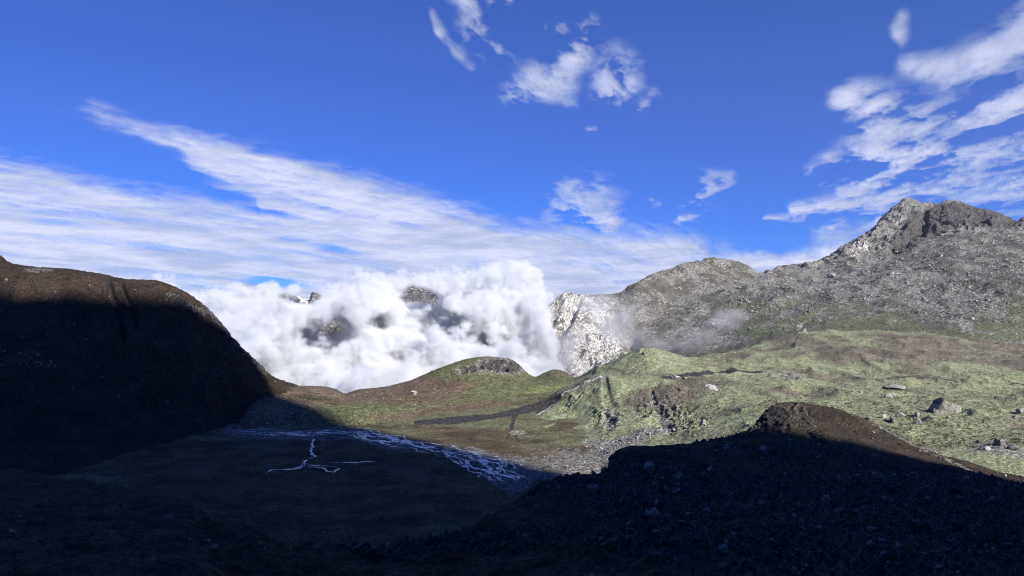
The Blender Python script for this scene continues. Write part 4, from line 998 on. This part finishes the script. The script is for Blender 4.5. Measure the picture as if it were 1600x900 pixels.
SDIR = math.atan2(.9, .44)
def f_bank(U, V, X, R):
    up = np.interp(U, [-200, 60, 110, 140, 200, 260, 330, 390, 450, 520, 600, 700, 800, 870, 960, 1050, 1090, 1115, 1200, 1300, 1360, 1420],
                      [170, 172, 160, 150, 176, 192, 198, 208, 222, 242, 272, 312, 347, 352, 352, 347, 352, 376, 374, 364, 346, 380])
    lo = np.interp(U, [60, 140, 200, 280, 300, 350, 400, 430], [176, 188, 208, 244, 268, 298, 325, 420])
    ll = np.interp(U, [-200, 0, 100, 200, 300, 400, 480], [240, 250, 270, 292, 300, 312, 322])
    hs = np.clip((V-up)/34, -1, 1); hb = np.where(U < 430, np.clip((lo-V)/24, -1, 1), 1)
    band = np.minimum(hs, hb)
    low = np.where(U < 520, np.clip((V-ll)/26, -1, 1), -1)
    c = np.maximum(band, low)
    c = np.where(U < 150, np.maximum(low, band*(U-60)/90-(150-U)/120), c)
    fade = np.clip((1420-U)/120, 0, 1)
    st = n2(X, R, 800, 6, 1.3, .6, 4.5, SDIR, warp=300)
    cs = n2(X, R, 420, 4, 2.1, .6, 1.3, SDIR+1.2, warp=160)
    big = n2(X, R, 3000, 3, 4.4, .5, 2.5, SDIR)
    d = c*.95 + st*.65 + cs*.40*np.clip((430-V)/150, .1, 1) + big*.6 + .12
    for (cx, cy_, rx, ry, a_) in [(90, 345, 60, 8, .8), (450, 373, 30, 6, .9), (520, 386, 32, 7, .9), (430, 440, 45, 9, 1.6), (365, 305, 50, 9, .7), (420, 330, 40, 6, .8), (1140, 352, 40, 14, .8), (1230, 390, 60, 9, .7), (640, 350, 30, 5, .5), (230, 385, 50, 5, .7)]:
        d = d - a_*soft_el(U, V, cx, cy_, rx, ry, 6)
    d = sstep(d, -.25, 1.2)*.9
    d = d*np.clip((U+195)/60, 0, 1)*fade
    return d*np.clip((V-100)/20, 0, 1)
high_cloud("cirrus_clouds", -200, 1420, 120, 474, f_bank)

def strokes(U, V, items):
    best = np.zeros(U.shape)
    for pts, wd, am in items:
        L = type('o', (), {})(); L.U = U; L.V = V
        ws = [w_*1.08 for w_ in (wd if hasattr(wd, '__len__') else [wd]*len(pts))]
        for (a_, b_, wa, wb) in zip(pts[:-1], pts[1:], ws[:-1], ws[1:]):
            dx, dy = b_[0]-a_[0], b_[1]-a_[1]
            t = np.clip(((U-a_[0])*dx+(V-a_[1])*dy)/(dx*dx+dy*dy), 0, 1)
            dd_ = np.hypot(U-a_[0]-t*dx, V-a_[1]-t*dy)/(wa+(wb-wa)*t)
            best = best + am*np.exp(-dd_*dd_*.6) - best*am*np.exp(-dd_*dd_*.6)*.8
    return best
def f_wisps(items, wl, k=1.0, seed=6.0, thr=.25, amp=1.3, top=.9):
    def f(U, V, X, R):
        c = strokes(U, V, items)
        k1 = n2(X, R, wl, 6, seed, .64, 2.1, 1.3, warp=wl*.25); k2 = n2(X, R, wl*2.6, 4, seed+3, .55, 2.4, 1.5, warp=wl*.5)
        tau = np.maximum(c*(.42+1.5*k2+1.0*k1) + np.clip(c*2, 0, .5)*(k2*.6+k1*.5) - .04, 0)
        return (1-np.exp(-1.55*tau))*top
    return f
high_cloud("wispy_clouds", 640, 1080, -40, 240, f_wisps([
    ([(676, 18), (688, 48), (715, 82), (738, 104)], [4, 5, 6, 4], .34), ([(735, -10), (742, 45), (770, 75)], [14, 12, 10], .5), ([(750, -20), (800, 15), (860, 25), (905, 40)], [26, 24, 22, 20], .7),
    ([(915, 55), (895, 85), (850, 125), (805, 143)], [12, 14, 17, 12], .85), ([(800, 25), (790, 60), (760, 50)], 22, .35), ([(885, 130), (892, 165)], [12, 7], .35),
    ([(968, 108), (962, 135), (945, 165), (927, 198)], [20, 18, 11, 7], .72), ([(1030, 150), (1000, 172)], [9, 6], .45)], 300))
high_cloud("small_clouds", 840, 1200, 255, 372, f_wisps([
    ([(895, 300), (925, 322)], [22, 26], .75), ([(1142, 279), (1100, 293), (1075, 318), (1062, 336)], [6, 13, 13, 8], .95), ([(1022, 318), (1048, 321)], 6, .45), ([(880, 335), (950, 340)], [16, 12], .6)], 520, seed=7.3))
high_cloud("fair_weather_clouds", 1160, 1800, -40, 372, f_wisps([
    ([(1412, 25), (1406, 48), (1416, 72)], [7, 9, 7], .24), ([(1425, 100), (1480, 112), (1550, 92), (1610, 50), (1750, -10)], [13, 16, 22, 26, 34], .6), ([(1325, 150), (1370, 178), (1440, 192)], [16, 24, 26], .85),
    ([(1510, 190), (1570, 182), (1700, 170)], [24, 30, 30], .85), ([(1345, 275), (1400, 250), (1480, 262)], [26, 34, 28], 1.25), ([(1330, 305), (1400, 300)], [14, 18], .8),
    ([(1240, 325), (1330, 318)], [5, 8], 1.0), ([(1195, 338), (1255, 340)], 3.5, .6), ([(1570, 245), (1640, 260), (1780, 260)], [34, 40, 50], .6), ([(1275, 270), (1300, 255)], 11, .35), ([(1500, 240), (1560, 305)], [18, 26], .45),
    ([(1305, 355), (1370, 350)], [6, 10], .9), ([(1440, 205), (1420, 235)], [16, 20], .6)], 480, seed=9.9))
print("high cloud", time.time()-T0)

# the air itself
mh, n = nodes("haze"); b = NB(n)
v = b.new("ShaderNodeVolumePrincipled"); v.inputs['Color'].default_value = (.86, .92, 1, 1); v.inputs['Density'].default_value = 1.2e-5; v.inputs['Anisotropy'].default_value = .2
o = b.new("ShaderNodeOutputMaterial"); b.l.new(v.outputs[0], o.inputs['Volume'])
x0, x1, y0, y1, z0, z1 = -5200, 5700, -2700, 7600, -1001.5, 1950
V = np.array([(x, y, z) for z in (z0, z1) for y in (y0, y1) for x in (x0, x1)])
me = mesh_np("haze", V, np.array([[0, 2, 3, 1], [4, 5, 7, 6], [0, 1, 5, 4], [2, 6, 7, 3], [0, 4, 6, 2], [1, 3, 7, 5]]), smooth=False)
me.materials.append(mh); ob = bpy.data.objects.new("haze", me); COL.objects.link(ob); ob['kind'] = 'stuff'
print("all", time.time()-T0)
